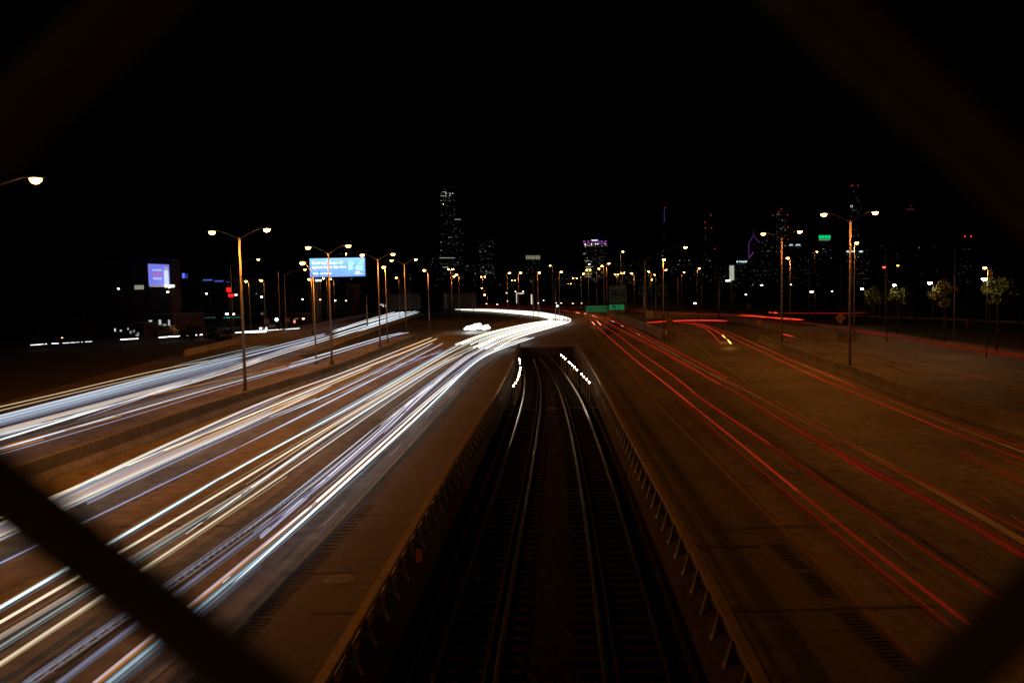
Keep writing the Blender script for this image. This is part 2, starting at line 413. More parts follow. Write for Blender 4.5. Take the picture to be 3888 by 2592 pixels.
# ------------------------------------------------------------------ concrete jersey barriers
JP = [(-.3, 0), (.3, 0), (.28, .08), (.12, .33), (.08, .86), (-.08, .86), (-.12, .33), (-.28, .08)]
def barrier(pts, label, h=1.0, wdt=1.0, group='concrete road barriers'):
    o = empty('concrete_barrier', label, 'barrier', group)
    L = smooth(pts, 6); L = resample(L, 1.0); seg = 6; prof = [(a*wdt, b*h) for a, b in JP]
    for i in range(0, len(L)-1, seg):
        q = L[i:i+seg+1]
        if len(q) < 2: break
        q = [Vector(v) for v in q]
        dd = (q[-1]-q[-2]).normalized(); q[-1] = q[-1]-dd*.03     # recessed joint between blocks
        MB().sweep(q, prof).build('block', CONC, o)
    return o
barrier([Vector((p.x-.35, p.y+.1, 0)) for p in BL], 'long concrete barrier dividing the inner ramp from the yellow and white trails', 1.15, 1.1)
barrier([Vector((p.x+.35, p.y+.15, 0)) for p in BR1n[::-1]], 'grey concrete barrier between the two right hand carriageways', 1.15, 1.1)
barrier(P(((2765,1214),(2891,1240),(3032,1266),(3172,1298))), 'dark concrete barrier ending at the sand barrels on the outer right road', 1.25, 1.0)
barrier(P(((2300,1192),(2379,1226),(2450,1256),(2521,1288))), 'tall pale concrete wall ending beside the split arrow sign and barrels', 1.7, 1.2)
barrier(P(((700,1352),(960,1290),(1238,1232),(1400,1196),(1470,1180))), 'orange lit low concrete wall on the far side of the ramp', 1.0)
barrier(P(((1260,1312),(1380,1270),(1480,1236),(1592,1200))), 'dark parapet wall along the near edge of the far ramp', .9)
def barrel(px, py, label):
    p = gz(px, py); o = empty('sand_barrel', label, 'crash barrel', 'crash barrels at barrier ends', (p.x, p.y, .01))
    m = MB(); m.tube([(0,0,0),(0,0,.35),(0,0,.7),(0,0,.95)], .46, 14, r2=.5); m.build('drum', BARREL, o)
    MB().tube([(0,0,.95),(0,0,1.03)], .53, 14).build('lid', SBLK, o)
barrel(2538,1288,'yellow sand barrel left of its pair beside the tall pale wall')
barrel(2560,1293,'yellow sand barrel right of its pair beneath the split arrow sign')
barrel(3196,1298,'left yellow sand barrel at the end of the dark outer barrier')
barrel(3218,1302,'middle yellow sand barrel at the end of the dark outer barrier')
barrel(3238,1298,'right yellow sand barrel at the end of the dark outer barrier')
# ------------------------------------------------------------------ light trails left by the traffic
TW = .56; TRR = random.Random(11); GW = 'white headlight trails'
def colr_ok(c): return c[1] > .3
def trail(label, subs, color, s, r, z=.65, n=0, f=0, group=None, cat='light trail', k=7, it=24):
    """subs: list of polylines (photo bearings); every streak is a part"""
    o = empty('headlight_trail' if 'tail' not in label else 'tail_light_trail', label, cat, group)
    for j, l in enumerate(subs):
        c_, s_, r_, z_, l_ = color, s, r, z, l
        if isinstance(l, dict):
            c_ = l.get('c', color); s_ = l.get('s', s); r_ = l.get('r', r); z_ = l.get('z', z); l_ = l['p']
        pts = smooth(ext([gz(x, y, z_) for x, y in l_], n, f), k)
        if k == 7: pts = relax(pts, 2.0, it)
        tp = 5 if (k == 7 and len(pts) > 14) else 0
        if tp and z_ < .7 and r_ > .055 and s_ > .4 and group == GW:
            for q_ in range(3):
                d_ = TRR.choice((-1, 1))*TRR.uniform(.09, .34); a_, b2 = sorted((TRR.uniform(0, .35), TRR.uniform(.65, 1)))
                sp_ = offset(pts, d_, TRR.uniform(-.05, .12))[int(a_*len(pts)):max(int(b2*len(pts)), int(a_*len(pts))+8)]
                MB().tube(sp_, TRR.uniform(.012, .026), 5, taper=6).build('streak', emis(TRR.choice(((.7,.85,1), (.6,.7,1), (.8,.9,1), (1,.75,.5))), TRR.choice((.25, .45, .8))), o)
        MB().tube(pts, r_*(TW if colr_ok(color) else .54), 6, taper=tp).build('streak', emis(c_, s_*(.8 if z_ < .7 and k == 7 else 1)), o)
    return o
BLU = (.62, .78, 1.0); WHT = (.93, .97, 1.0); CRM = (1.0, .80, .50); YLW = (1.0, .66, .26); LAV = (.55, .58, .85); ORG = (1.0, .36, .07); TEA = (.6, .95, .95); GRY = (.5, .5, .55)
GW = 'white headlight trails'; GRD = 'red tail light trails'
def off(l, dx, dy): return [(x+dx, y+dy) for x, y in l]
# ramp bundle
trail('thin cream light trail topmost on the left ramp', [[(5,1543),(155,1510),(647,1393),(832,1362)], {'p':[(8,1556),(210,1507),(685,1398),(829,1369)],'s':.7}], CRM, .9, .055, n=30, group=GW)
trail('thin pale teal double light trail above the ramp left of the tall pole', [[(644,1393),(820,1350),(995,1311)], [(718,1388),(870,1350),(1022,1311)]], TEA, .6, .045, group=GW)
W1 = [(8,1576),(332,1493),(652,1409),(923,1344),(1236,1266)]
W2 = [(8,1590),(332,1507),(652,1422),(923,1356),(1236,1272)]
trail('broad blue white light trail band filling the left ramp', [W1, {'p':off(W1[:4],0,7),'s':.75,'c':BLU}, W2, {'p':off(W2[:4],0,8),'s':.55,'c':BLU}, {'p':off(W2[:4],0,15),'s':.45,'c':BLU}, {'p':off(W2[:4],0,22),'s':.3,'c':LAV}], (.72,.85,1), 1.05, .10, n=40, group=GW)
trail('lavender light trail thinly drawn across the ramp right of the tall pole', [[(960,1362),(1080,1327),(1184,1294)]], LAV, .8, .07, group=GW)
W5 = [(11,1632),(387,1532),(691,1449),(923,1380),(995,1358)]
trail('peach coloured light trail along the middle of the left ramp', [W5, {'p':off(W5,0,-6),'c':LAV,'s':.5,'r':.05}, {'p':off(W5,0,6),'c':(1,.85,.8),'s':.8}], (1,.62,.3), .9, .085, n=40, group=GW)
W6 = [(11,1648),(221,1596),(409,1542),(718,1456),(923,1393),(1045,1351),(1256,1285)]
trail('bright cream light trail lowest of the main ramp bundle', [W6, {'p':[(11,1642),(80,1622),(160,1603)],'c':BLU,'s':.7}, {'p':off(W6[3:],0,-8),'c':WHT,'s':1.6}, {'p':off(W6[4:],0,-15),'c':LAV,'s':.8,'r':.07}], (1,.88,.7), 1.2, .085, n=40, group=GW)
trail('upper bright white light trail climbing the far ramp', [[(1261,1256),(1304,1244),(1355,1226),(1388,1215),(1437,1201),(1500,1184)], [(1261,1262),(1324,1243),(1388,1222),(1437,1210),(1508,1189),(1534,1183)], {'p':[(1330,1240),(1437,1205),(1520,1184)],'c':CRM,'s':1.2}, {'p':[(1388,1227),(1437,1213),(1534,1185)],'c':WHT}], WHT, 2.2, .10, group=GW)
trail('lower bright white light trail climbing the far ramp', [[(1261,1276),(1330,1253),(1390,1235),(1437,1221),(1534,1188),(1562,1182)], [(1261,1284),(1330,1262),(1390,1242),(1437,1226),(1541,1194),(1580,1180)], [(1355,1259),(1390,1248),(1439,1232),(1544,1199),(1592,1183)], {'p':[(1388,1238),(1437,1223),(1540,1191)],'c':BLU}], (.85,.95,1), 2.2, .10, group=GW)
# inner ramp pair
trail('upper blue white light trail of the pair on the inner ramp', [[(1100,1381),(1256,1337),(1439,1282),(1483,1271),(1531,1262)], {'p':[(60,1668),(387,1578),(718,1481),(929,1428),(1100,1381)],'c':GRY,'s':.25,'r':.06}, {'p':[(1100,1390),(1194,1362)],'s':1.2}], BLU, 1.7, .08, n=0, group=GW)
trail('lower blue white light trail of the pair on the inner ramp', [[(50,1690),(221,1642),(453,1573),(718,1498),(929,1438),(1100,1396),(1194,1369),(1258,1347),(1439,1291),(1498,1273),(1554,1261)]], (.75,.85,1), 1.35, .07, n=30, group=GW)
trail('faint lavender light trail with orange flashes under the inner ramp pair', [[(88,1699),(497,1582),(718,1511),(929,1449),(1100,1399),(1228,1361)], {'p':[(332,1612),(395,1596),(459,1579)],'c':ORG,'s':.6}, {'p':[(1020,1404),(1085,1390)],'c':ORG,'s':.6}, {'p':[(88,1688),(166,1666)],'c':ORG,'s':.6}, {'p':[(600,1535),(720,1503),(860,1470)],'c':ORG,'s':.25}], LAV, .55, .05, n=20, group=GW)
# main left carriageway
M1 = [(260,1860),(453,1764),(801,1614),(1022,1512),(1300,1417),(1421,1366),(1642,1280)]
trail('golden light trail nearest the long concrete barrier', [M1, {'p':off(M1[:4],6,8),'c':GRY,'s':.5,'r':.05}, {'p':[(265,1868),(497,1762),(774,1646),(967,1554),(1080,1500)],'c':LAV,'s':.6,'r':.06}], (1,.72,.36), 1.5, .085, n=40, group=GW)
M2 = [(276,1879),(475,1786),(774,1664),(1050,1541),(1200,1480),(1310,1438),(1410,1394)]
trail('thick orange yellow light trail second from the barrier', [M2, {'p':off(M2[:5],4,7),'c':ORG,'s':.9,'r':.07}, {'p':[(1200,1472),(1375,1400),(1534,1337),(1661,1284)],'c':CRM,'s':1.8,'r':.08}], YLW, 1.3, .085, n=40, group=GW)
M3 = [(298,1896),(497,1805),(774,1682),(1050,1560),(1260,1462)]
trail('cream light trail merging under the orange yellow one', [M3, {'p':off(M3,-6,-5),'c':(.8,.8,1),'s':.9,'r':.06}], (1,.82,.6), 1.1, .085, n=40, group=GW)
M4 = [(332,1910),(553,1799),(774,1698),(1050,1580),(1200,1523),(1366,1443),(1487,1382),(1642,1302)]
trail('blue white light trail starting short of the golden pair', [M4[3:], {'p':M4[:4],'c':LAV,'s':.55,'r':.06}, {'p':off(M4[:4],-4,-7),'c':LAV,'s':.3,'r':.05}, {'p':[(774,1688),(1050,1569),(1200,1512)],'c':BLU,'s':.9,'r':.05}], (.72,.84,1), 1.7, .075, n=0, group=GW)
M5 = [(0,2137),(188,2046),(370,1960),(464,1911),(663,1812),(895,1703),(1105,1598),(1200,1551),(1421,1438),(1559,1366),(1684,1302)]
trail('lone narrow blue light trail across the orange lit lane', [{'p':M5[:6],'s':.7,'c':(.55,.6,1),'r':.05}, M5[5:]], (.7,.8,1), 1.4, .06, n=0, group=GW)
trail('pale crossing light trail pair ending beside the bright curve', [[(1200,1532),(1393,1449),(1587,1366),(1681,1327)], [(1420,1420),(1560,1366),(1675,1337)]], (.6,.65,1), .7, .055, group=GW)
M6 = [(0,2308),(459,2043),(536,2000),(829,1808),(1200,1618),(1476,1462),(1697,1333),(1790,1285)]
trail('bright teal white light trail with an orange upper fringe', [M6, {'p':off(M6[:5],-6,-7),'c':ORG,'s':.22,'r':.045}, {'p':off(M6[:4],10,10),'c':GRY,'s':.2,'r':.06}, {'p':off(M6[5:],6,8),'c':CRM,'s':1.6}], (.78,.97,1), 1.5, .08, n=8, group=GW)
M7 = [(0,2364),(326,2176),(492,2074),(951,1806),(1200,1648),(1476,1487),(1659,1382),(1753,1333),(1860,1290)]
trail('warm cream light trail beneath the teal white one', [M7], (1,.85,.6), 1.25, .075, n=8, group=GW)
M8 = [(0,2413),(343,2209),(525,2101),(1017,1805),(1200,1675),(1449,1520),(1642,1399),(1753,1344),(1870,1290)]
trail('tan light trail bundle with a grey teal streak that stops halfway', [{'p':M8[:4],'c':(1,.7,.42),'s':.45}, M8[3:], {'p':off(M8[:4],6,8),'c':GRY,'s':.5,'r':.045}, {'p':[(0,2452),(376,2214),(542,2109),(953,1852)],'c':(.5,.62,.6),'s':.6,'r':.05}, {'p':off([(0,2452),(376,2214),(542,2109),(953,1852)],5,10),'c':(.5,.62,.6),'s':.25,'r':.035}], (1,.93,.85), 1.5, .075, n=8, group=GW)
M9 = [(0,2518),(412,2248),(569,2143),(1083,1800),(1200,1717),(1449,1543),(1670,1393),(1760,1345)]
trail('single cream light trail between two dark lane gaps', [M9, {'p':off(M9[:4],5,8),'c':(1,.7,.4),'s':.4,'r':.04}], (1,.8,.55), .95, .065, n=8, group=GW)
M10 = [(116,2590),(497,2331),(647,2212),(967,1988),(1233,1800),(1366,1692),(1543,1537),(1670,1440),(1797,1344),(1880,1302)]
o10 = trail('ribbed silver light trail like a ladder in the near lane', [{'p':M10[:5],'c':(.6,.6,.75),'s':.4,'r':.05}, {'p':M10[4:7],'c':(.8,.8,.95),'s':.8,'r':.06}, M10[6:], {'p':off(M10[:5],-9,-6),'c':LAV,'s':.3,'r':.035}, {'p':off(M10[:5],14,10),'c':GRY,'s':.35,'r':.035}], (.95,.92,1), 1.6, .08, n=8, group=GW)
L10 = resample(relax(smooth([gz(x, y, .65) for x, y in M10[:6]], 7)), .42); rg = None
for p in L10:
    if rg is None: rg = MB().box(0, 0, 0, .2, .04, .03).build('rung', emis((.5,.5,.6), .2), o10); rg.location = (p.x+.06, p.y, .66); rg.rotation_euler = (0, 0, .6)
    else: inst(rg, o10, (p.x+.06, p.y, .66), .6)
M11 = [(221,2590),(525,2358),(674,2242),(1255,1811),(1438,1653),(1543,1559),(1615,1487),(1802,1341),(1900,1293)]
trail('lavender light trail running beside the ladder trail', [{'p':M11[:4],'s':.4,'c':(.5,.5,.8)}, {'p':M11[3:6],'s':.7,'c':(.6,.62,.95)}, M11[5:], {'p':off(M11[:5],8,10),'c':GRY,'s':.2,'r':.05}, {'p':off(M11[3:],-8,-4),'c':(.9,.85,1),'s':1.2,'r':.06}], (.75,.8,1), 1.3, .075, n=8, group=GW)
M12 = [(376,2590),(591,2419),(730,2297),(1023,2043),(1200,1905),(1366,1762),(1615,1535),(1725,1440),(1825,1358),(1919,1309),(2010,1282)]
trail('pink and orange light trail with a jagged upper edge', [{'p':M12[:5],'c':(.95,.72,.75),'s':.7}, M12[4:], {'p':off(M12[:7],8,6),'c':ORG,'s':.45,'r':.05}, {'p':off(M12[6:],-7,-3),'c':CRM,'s':1.5,'r':.06}], (1,.9,.85), 2.2, .075, n=8, group=GW)
M13 = [(442,2590),(625,2447),(768,2325),(967,2126),(1200,1930),(1421,1731),(1620,1552),(1780,1393),(1841,1349),(1925,1315),(2030,1280)]
trail('icy blue light trail closest to the track parapet', [{'p':M13[:5],'c':(.5,.72,.85),'s':.75,'r':.06}, M13[4:], {'p':off(M13[:6],12,10),'c':(.4,.5,.6),'s':.35,'r':.06}, {'p':off(M13[:5],-8,-6),'c':(.5,.6,.6),'s':.3,'r':.035}, {'p':off(M13[:4],24,20),'c':(.4,.4,.5),'s':.16,'r':.08}], (.75,.9,1), 2.6, .075, n=8, group=GW)
# the far S curve
OUTC = [(1900,1314),(1950,1287),(2020,1263),(2084,1245),(2147,1227),(2163,1220),(2163,1210),(2122,1198),(2045,1185),(1956,1179),(1854,1174),(1729,1174)]
INC = [(1752,1299),(1785,1286),(1828,1271),(1905,1250),(2007,1228),(2084,1216),(2084,1209),(2058,1203),(2028,1198),(1956,1190),(1854,1181),(1752,1176)]
sub_a, sub_b = [], []
for i in range(11):
    a = i/10; l = [(p[0]+(q[0]-p[0])*a, p[1]+(q[1]-p[1])*a) for p, q in zip(OUTC, INC)]
    (sub_a if i < 5 else sub_b).append({'p': l, 'c': (WHT, CRM, (1,.9,.75), WHT)[i % 4], 's': (2.4, 1.0, 1.8, .8, 2.4)[i % 5], 'r': .14 if i < 7 else .11})
_r = random.Random(5)
for d_ in sub_a + sub_b:
    q0, q1 = d_['p'][0], d_['p'][1]; f_ = _r.uniform(-.2, .75)
    d_['p'] = [(q0[0]+(q0[0]-q1[0])*f_, q0[1]+(q0[1]-q1[1])*f_)] + d_['p'][1:]
trail('dazzling outer lanes of white light trail sweeping round the far bend', sub_a, WHT, 4, .13, k=4, group=GW)
trail('dazzling inner lanes of white light trail sweeping round the far bend', sub_b, WHT, 4, .13, k=4, group=GW)
# blinding head lamps on the slip road
trail('blinding white starlike headlight glare left of the bend', [[(1766,1248),(1800,1240)], [(1772,1243),(1810,1236)], {'p':[(1800,1234),(1824,1232)],'s':10}, [(1786,1248),(1828,1242)]], (.9,1,1), 8, .42, z=.9, group=GW)
trail('blinding amber white headlight glare right of the white one', [[(1826,1243),(1852,1236)], {'p':[(1834,1248),(1858,1243)],'c':(1,.85,.6)}], (1,.9,.75), 7, .38, z=.9, group=GW)
# side street on the left
def sidestreet(segs, label, s=3, r=.14):
    trail(label, [[(a, b), ((a+c)/2, (b+d)/2), (c, d)] for a, b, c, d in segs], WHT, s, r, z=.8, group='side street headlight trails')
q = lambda *v: [(v[i]*.2976, 900+v[i+1]*.2976, v[i+2]*.2976, 900+v[i+3]*.2976) for i in range(0, len(v), 4)]
sidestreet(q(390,1377,530,1368, 538,1366,552,1365, 572,1363,598,1362, 660,1357,748,1355), 'broken white light trail leftmost on the dark side street', 2.2, .1)
sidestreet(q(798,1352,890,1348, 902,1346,955,1344, 968,1342,978,1341, 995,1340,1008,1339, 1038,1338,1052,1337, 1085,1335,1175,1331), 'dotted white light trail second from left on the side street', 1.6, .085)
sidestreet(q(1535,1307,1635,1302, 1640,1300,1725,1296, 1732,1295,1765,1293), 'short white light trail under the violet billboard', 2.6, .13)
q2 = lambda *v: [(600+v[i]*.2551, 950+v[i+1]*.2551, 600+v[i+2]*.2551, 950+v[i+3]*.2551) for i in range(0, len(v), 4)]
sidestreet(q2(10,1296,130,1290, 142,1286,395,1274, 410,1270,535,1264, 545,1262,660,1254), 'white light trail beside the parked cream van', 3, .15)
sidestreet(q2(1150,1226,1212,1222, 1222,1222,1250,1221, 1285,1218,1615,1203, 1285,1210,1615,1194, 1290,1225,1610,1214), 'thick white light trail behind the tall left pole', 3, .13)
sidestreet(q2(1620,1190,1796,1181, 1812,1180,1888,1176, 1906,1174,2105,1162), 'thin white light trail running past the no entry signs', 2.6, .09)
# red tail lights
RED = (1.0, .045, .015); PNK = (1.0, .22, .16)
R1 = [(2200,1187),(2231,1203),(2254,1227),(2284,1255),(2343,1306),(2409,1365),(2481,1420),(2527,1455),(2653,1558),(2805,1678),(2943,1792),(3033,1866),(3191,2000),(3297,2089),(3503,2250),(3733,2408)]
trail('bright red tail light trail nearest the yellow edge line', [{'p':R1[:9],'s':0.419}, {'p':R1[8:12],'s':0.252}, {'p':R1[11:],'s':0.114,'r':.08}, {'p':[(2248,1222),(2252,1226),(2258,1232)],'s':2,'r':.15,'c':(1,.3,.15)}], RED, 0.446, .085, z=.8, n=0, group=GRD)
R1b = [(2560,1490),(2704,1625),(2805,1714),(2907,1800),(3031,1912),(3238,2089),(3444,2254),(3698,2443)]
trail('faint red tail light trail left of the bright one', [R1b, {'p':off(R1b,-14,4),'s':0.030}], RED, 0.083, .05, z=.8, group=GRD)
R2 = [(2220,1190),(2251,1204),(2269,1224),(2315,1250),(2379,1296),(2445,1350),(2546,1415),(2653,1505),(2754,1575),(2925,1686),(3128,1824),(3368,2000),(3444,2054),(3645,2189),(3816,2290)]
trail('second red tail light trail crossing the middle lane', [{'p':R2[:8],'s':0.335}, {'p':R2[7:10],'s':0.200}, {'p':R2[9:],'s':0.074,'r':.07}, {'p':[(2268,1220),(2274,1226),(2281,1233)],'s':2,'r':.15,'c':(1,.3,.15)}, {'p':off(R2[5:12],-10,4),'s':0.062,'r':.05}], RED, 0.383, .085, z=.8, group=GRD)
R3 = [(2238,1195),(2284,1213),(2353,1248),(2430,1287),(2506,1327),(2583,1370),(2667,1420),(2805,1491),(2944,1581),(3096,1673),(3349,1802),(3710,2000),(3888,2105)]
trail('broad red tail light trail left of the white gore line', [{'p':R3[:7],'s':0.252}, {'p':R3[6:10],'s':0.129,'r':.10}, {'p':R3[9:],'s':0.087,'r':.13}, {'p':off(R3[1:6],2,8),'s':0.131,'r':.1}, {'p':[(2248,1196),(2254,1199),(2262,1203)],'s':1.6,'c':(1,.25,.12),'r':.12}, {'p':off(R3[7:12],-12,5),'s':0.051,'r':.06}, {'p':off(R3[7:12],12,-4),'s':0.051,'r':.06}], RED, 0.255, .12, z=.8, n=0, f=8, group=GRD)
R4 = [(2222,1187),(2269,1198),(2307,1210),(2363,1236),(2419,1268),(2481,1299),(2557,1339),(2634,1383),(2700,1422),(2800,1474)]
trail('pink tail light trail with white flecks along the gore line', [{'p':R4[:6],'s':0.335,'c':RED}, {'p':R4[4:],'s':0.096,'r':.07}, {'p':[(2416,1266),(2422,1268),(2428,1271)],'s':1.2,'c':(1,.6,.35),'r':.08}, {'p':[(2358,1236),(2366,1239)],'s':1.2,'c':(1,.6,.35),'r':.08}, {'p':[(2320,1218),(2332,1222)],'s':1,'c':(1,.5,.4),'r':.09}], PNK, .4, .09, z=.8, group=GRD)
R5 = [(2302,1202),(2363,1227),(2430,1260),(2506,1301),(2583,1339),(2685,1393),(2805,1452),(3033,1581),(3349,1760),(3665,1912),(3855,2000)]
trail('thin red tail light trail right of the gore line', [{'p':R5[:6],'s':0.280}, {'p':R5[5:],'s':0.069,'r':.07}, {'p':off(R5[:6],-10,0),'s':0.133}], RED, 0.255, .065, z=.8, f=10, group=GRD)
trail('flat red tail light trail along the exit ramp', [[(2435,1225),(2481,1221),(2557,1216),(2659,1213),(2761,1217)], {'p':[(2440,1228),(2481,1224),(2557,1219),(2659,1216),(2761,1219)],'s':0.447}, {'p':[(2761,1218),(2784,1216)],'s':0.087}], RED, 1.5, .11, z=.8, group=GRD)
trail('red tail light trail bending down and stopping on the exit ramp', [[(2557,1222),(2608,1225),(2646,1234),(2685,1250),(2710,1273),(2743,1309)]], RED, 0.446, .10, z=.8, group=GRD)
trail('red tail light trail with two amber flashes on the exit ramp', [[(2608,1223),(2659,1230),(2697,1245),(2731,1265),(2766,1296),(2782,1307)], {'p':[(2743,1273),(2749,1279),(2754,1284)],'c':(1,.5,.08),'s':6,'r':.12}, {'p':[(2762,1290),(2768,1297),(2775,1303)],'c':(1,.5,.08),'s':6,'r':.13}], RED, 0.446, .10, z=.8, group=GRD)
R9 = [(2646,1232),(2700,1248),(2751,1268),(2828,1304),(2917,1347),(3032,1400),(3128,1442),(3349,1533),(3602,1640),(3888,1745)]
trail('red tail light trail left of the white lane line', [{'p':R9[:6],'s':0.335}, {'p':R9[5:8],'s':0.200}, {'p':R9[7:],'s':0.096}], RED, 0.319, .075, z=.8, f=10, group=GRD)
R10 = [(2620,1222),(2700,1240),(2751,1257),(2828,1289),(2904,1322),(2968,1350),(3083,1400),(3134,1421),(3349,1505),(3539,1581),(3888,1700)]
trail('red tail light trail hugging the grey median barrier', [{'p':R10[:6],'s':0.280}, {'p':R10[5:8],'s':0.280}, {'p':R10[7:],'s':0.087}], RED, 0.319, .065, z=.8, f=10, group=GRD)
R11 = [(2379,1177),(2455,1180),(2532,1185),(2659,1191),(2802,1196),(2879,1201),(2981,1214),(3083,1228),(3210,1247),(3375,1271),(3463,1285),(3580,1303),(3726,1326),(3888,1352)]
trail('long wide red tail light trail on the outermost road', [{'p':R11[:6],'s':0.133,'r':.13}, {'p':R11[5:9],'s':0.131,'r':.11}, {'p':off(R11[8:],0,-3),'s':0.078,'r':.13}, {'p':off(R11[8:],0,5),'s':0.069,'r':.13}, {'p':off(R11[10:],0,10),'s':0.051,'r':.09}, {'p':[(2802,1197),(2889,1203)],'s':1.6,'r':.18}, {'p':[(2810,1193),(2875,1199)],'s':1.2,'r':.1}, {'p':off(R11[:5],0,4),'s':0.096,'r':.1}], RED, 0.319, .13, z=.8, f=20, group=GRD)
trail('dim red tail light trail across the distant bend', [[(1808,1165),(1982,1171),(2135,1177),(2250,1184)], {'p':[(1850,1160),(2050,1164),(2230,1166),(2379,1172)],'s':0.051}, {'p':[(2135,1180),(2200,1190),(2240,1203)],'s':0.133}, {'p':[(2144,1181),(2156,1183)],'c':(1,.3,.05),'s':1.2},{'p':[(2186,1186),(2200,1188)],'c':(1,.35,.06),'s':1.6},{'p':[(2218,1190),(2226,1191)],'c':(1,.35,.06),'s':1.6}], RED, 0.102, .18, z=.8, group=GRD)
trail('far horizontal red tail light trail before the dark trees', [[(2912,1187),(2945,1188),(3083,1190),(3300,1187)], {'p':[(2938,1187),(2950,1188)],'s':3,'r':.2}, {'p':[(2920,1186),(2930,1187)],'s':2,'r':.14}], RED, 0.351, .09, z=.8, group=GRD)
trail('short bright red tail light trail crossing the second right pole', [[(2968,1266),(2988,1272),(3011,1278)], {'p':[(3011,1278),(3150,1312),(3300,1350),(3560,1420)],'s':0.044,'r':.06}, {'p':[(2934,1266),(3100,1310),(3300,1368),(3500,1430)],'s':0.044,'r':.06}], RED, 1.1, .09, z=.8, group=GRD)
trail('dim red tail light trail trio near the right picture edge', [[(3652,1712),(3760,1755),(3888,1820)], [(3640,1722),(3760,1775),(3888,1835)], [(3765,1722),(3888,1768)]], RED, 0.083, .05, z=.8, f=8, group=GRD)
# small glints of reflected light, painted onto the asphalt as orange strips
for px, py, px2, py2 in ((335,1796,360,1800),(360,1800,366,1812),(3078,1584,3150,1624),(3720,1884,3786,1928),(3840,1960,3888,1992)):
    stripe('painted_light_glint', P(((px,py),((px+px2)/2,(py+py2)/2-1),(px2,py2))), .06, SIGNO, .034)
# ------------------------------------------------------------------ street lamps
SOD = (1.0, .46, .10); SODL = (1.0, .295, .034); LED = (.85, .95, 1.0); WARM = (1.0, .72, .42)
def lamp_head(o, c, e, colr, s, size=1.0, small=False, dirv=None):
    """cobra head: housing and a drop lens; c local centre of the lens"""
    hx, hy, hz = .40*size, .19*size, .11*size
    hd = MB().ball((c[0], c[1], c[2]+.03*size), hx*1.15, hy*1.3, hz, 10, 6).build('lamp_head', HEAD, o, True)
    MB().ball((c[0], c[1], c[2]-.015*size), hx*.74, hy*1.1, hz*2.5, 10, 4, half=1).build('lens', emis((1.0,.34,.045) if colr == SOD else colr, 60 if colr == SOD else s), hd, True)
    if colr == SOD:
        ld = bpy.data.lights.new('lamp_light', 'SPOT'); ld.energy = 16*s/5.0*LPOW; ld.color = SODL; ld.spot_size = R(172); ld.spot_blend = .2; ld.shadow_soft_size = .12
        lo = bpy.data.objects.new('lamp_light', ld); col.objects.link(lo); lo.parent = hd; lo.location = (c[0], c[1], c[2]-.32*size-.13)
LPOW = .29
def street_lamp(label, heads, base=None, top=None, hgt=12.0, colr=SOD, s=300, size=1.0, group='orange expressway lamps', pole_r=.13, Y=None, plinth=True):
    s = s*(5.0 if colr == SOD else 1.0); pm = POLE if colr == SOD else nmat('black_pole_paint', (.01,.01,.01), .7)
    """heads: bearings of luminaires; base: bearing of the pole foot; top: bearing of pole top"""
    if base is not None:
        b = gz(*base); Yd = Y or b.y
    else:
        if Y is None:
            d = ray(*heads[0]); Yd = d.y*(hgt-H)/d.z
        else: Yd = Y
        mx = sum(h[0] for h in heads)/len(heads) if top is None else top[0]
        my = heads[0][1] if top is None else top[1]
        b = gy(mx, my, Yd); b.z = 0
    tp = gy(*top, Yd) if top is not None else None
    hs = [gy(h[0], h[1], Yd) for h in heads]
    if tp is None:
        zt = (sum(h.z for h in hs)/len(hs)) - .25 if hs else hgt; zt = max(zt, 2)
        tp = Vector((b.x, Yd, zt))
    b = Vector((tp.x, Yd, 0))
    o = empty('street_lamp', label, 'street lamp', group, tuple(b))
    H_ = tp.z
    MB().tube([(0, 0, .3 if plinth else 0), (0, 0, H_*.5), (0, 0, H_)], pole_r, 8, r2=pole_r*.62).build('pole', pm, o, True)
    if plinth: MB().box(0, 0, .2, .5, .5, .4, tx=.8, ty=.8).build('base', STEELD, o)
    for h in hs:
        l = h - b; sg = 1 if l.x >= 0 else -1
        if abs(l.x) > .25:
            MB().tube(smooth([(0, 0, H_-.15), (l.x*.35, 0, H_-.15+(l.z-H_+.15)*.55), (l.x*.75, 0, l.z+.02), (l.x-sg*.3, 0, l.z+.06)], 4), .045, 6).build('arm', pm, o)
        lamp_head(o, (l.x, 0, l.z), 0, colr, s, size)
    return o
L = street_lamp
L('tall twin armed lamp, nearest pole on the left barrier', [(805,878),(1013,868)], (933,1498), (908,900), size=.95, s=620)
L('second twin armed lamp, its pole crossing the blue billboard', [(1170,937),(1322,931)], (1263,1385), (1246,960), s=460)
L('third twin armed lamp on the left barrier, right of the blue billboard', [(1375,966),(1492,963)], (1441,1318), (1434,985), s=420)
L('fourth twin armed lamp on the left barrier before the far ramp end', [(1487,987),(1579,983)], (1546,1268), (1535,1003), s=240)
L('tall twin armed lamp, nearest pole on the right barrier', [(3128,811),(3323,804)], (3240,1402), (3229,836), size=.95)
L('second twin armed lamp on the right barrier, left of the green lit roof', [(2898,885),(3037,877)], (2982,1318), (2968,902), s=200)
L('lone orange lamp high over the dark left side', [(135,675)], None, (-80,720), hgt=13, size=.9, s=900)
def near_lamp(label, x, y):
    o = empty('street_lamp', label, 'street lamp', 'orange expressway lamps', (x, y, 0))
    MB().tube([(0,0,0),(0,0,11.6)], .13, 8, r2=.08).build('pole', POLE, o, True); MB().box(0,0,.2,.5,.5,.4,tx=.8,ty=.8).build('base', STEELD, o)
    for sg in (-1, 1):
        MB().tube(smooth([(0,0,11.4),(sg*.8,0,12.0),(sg*1.6,0,12.2),(sg*2.1,0,12.2)],4), .045, 6).build('arm', POLE, o); lamp_head(o, (sg*2.3,0,12.15), 0, SOD, 720)
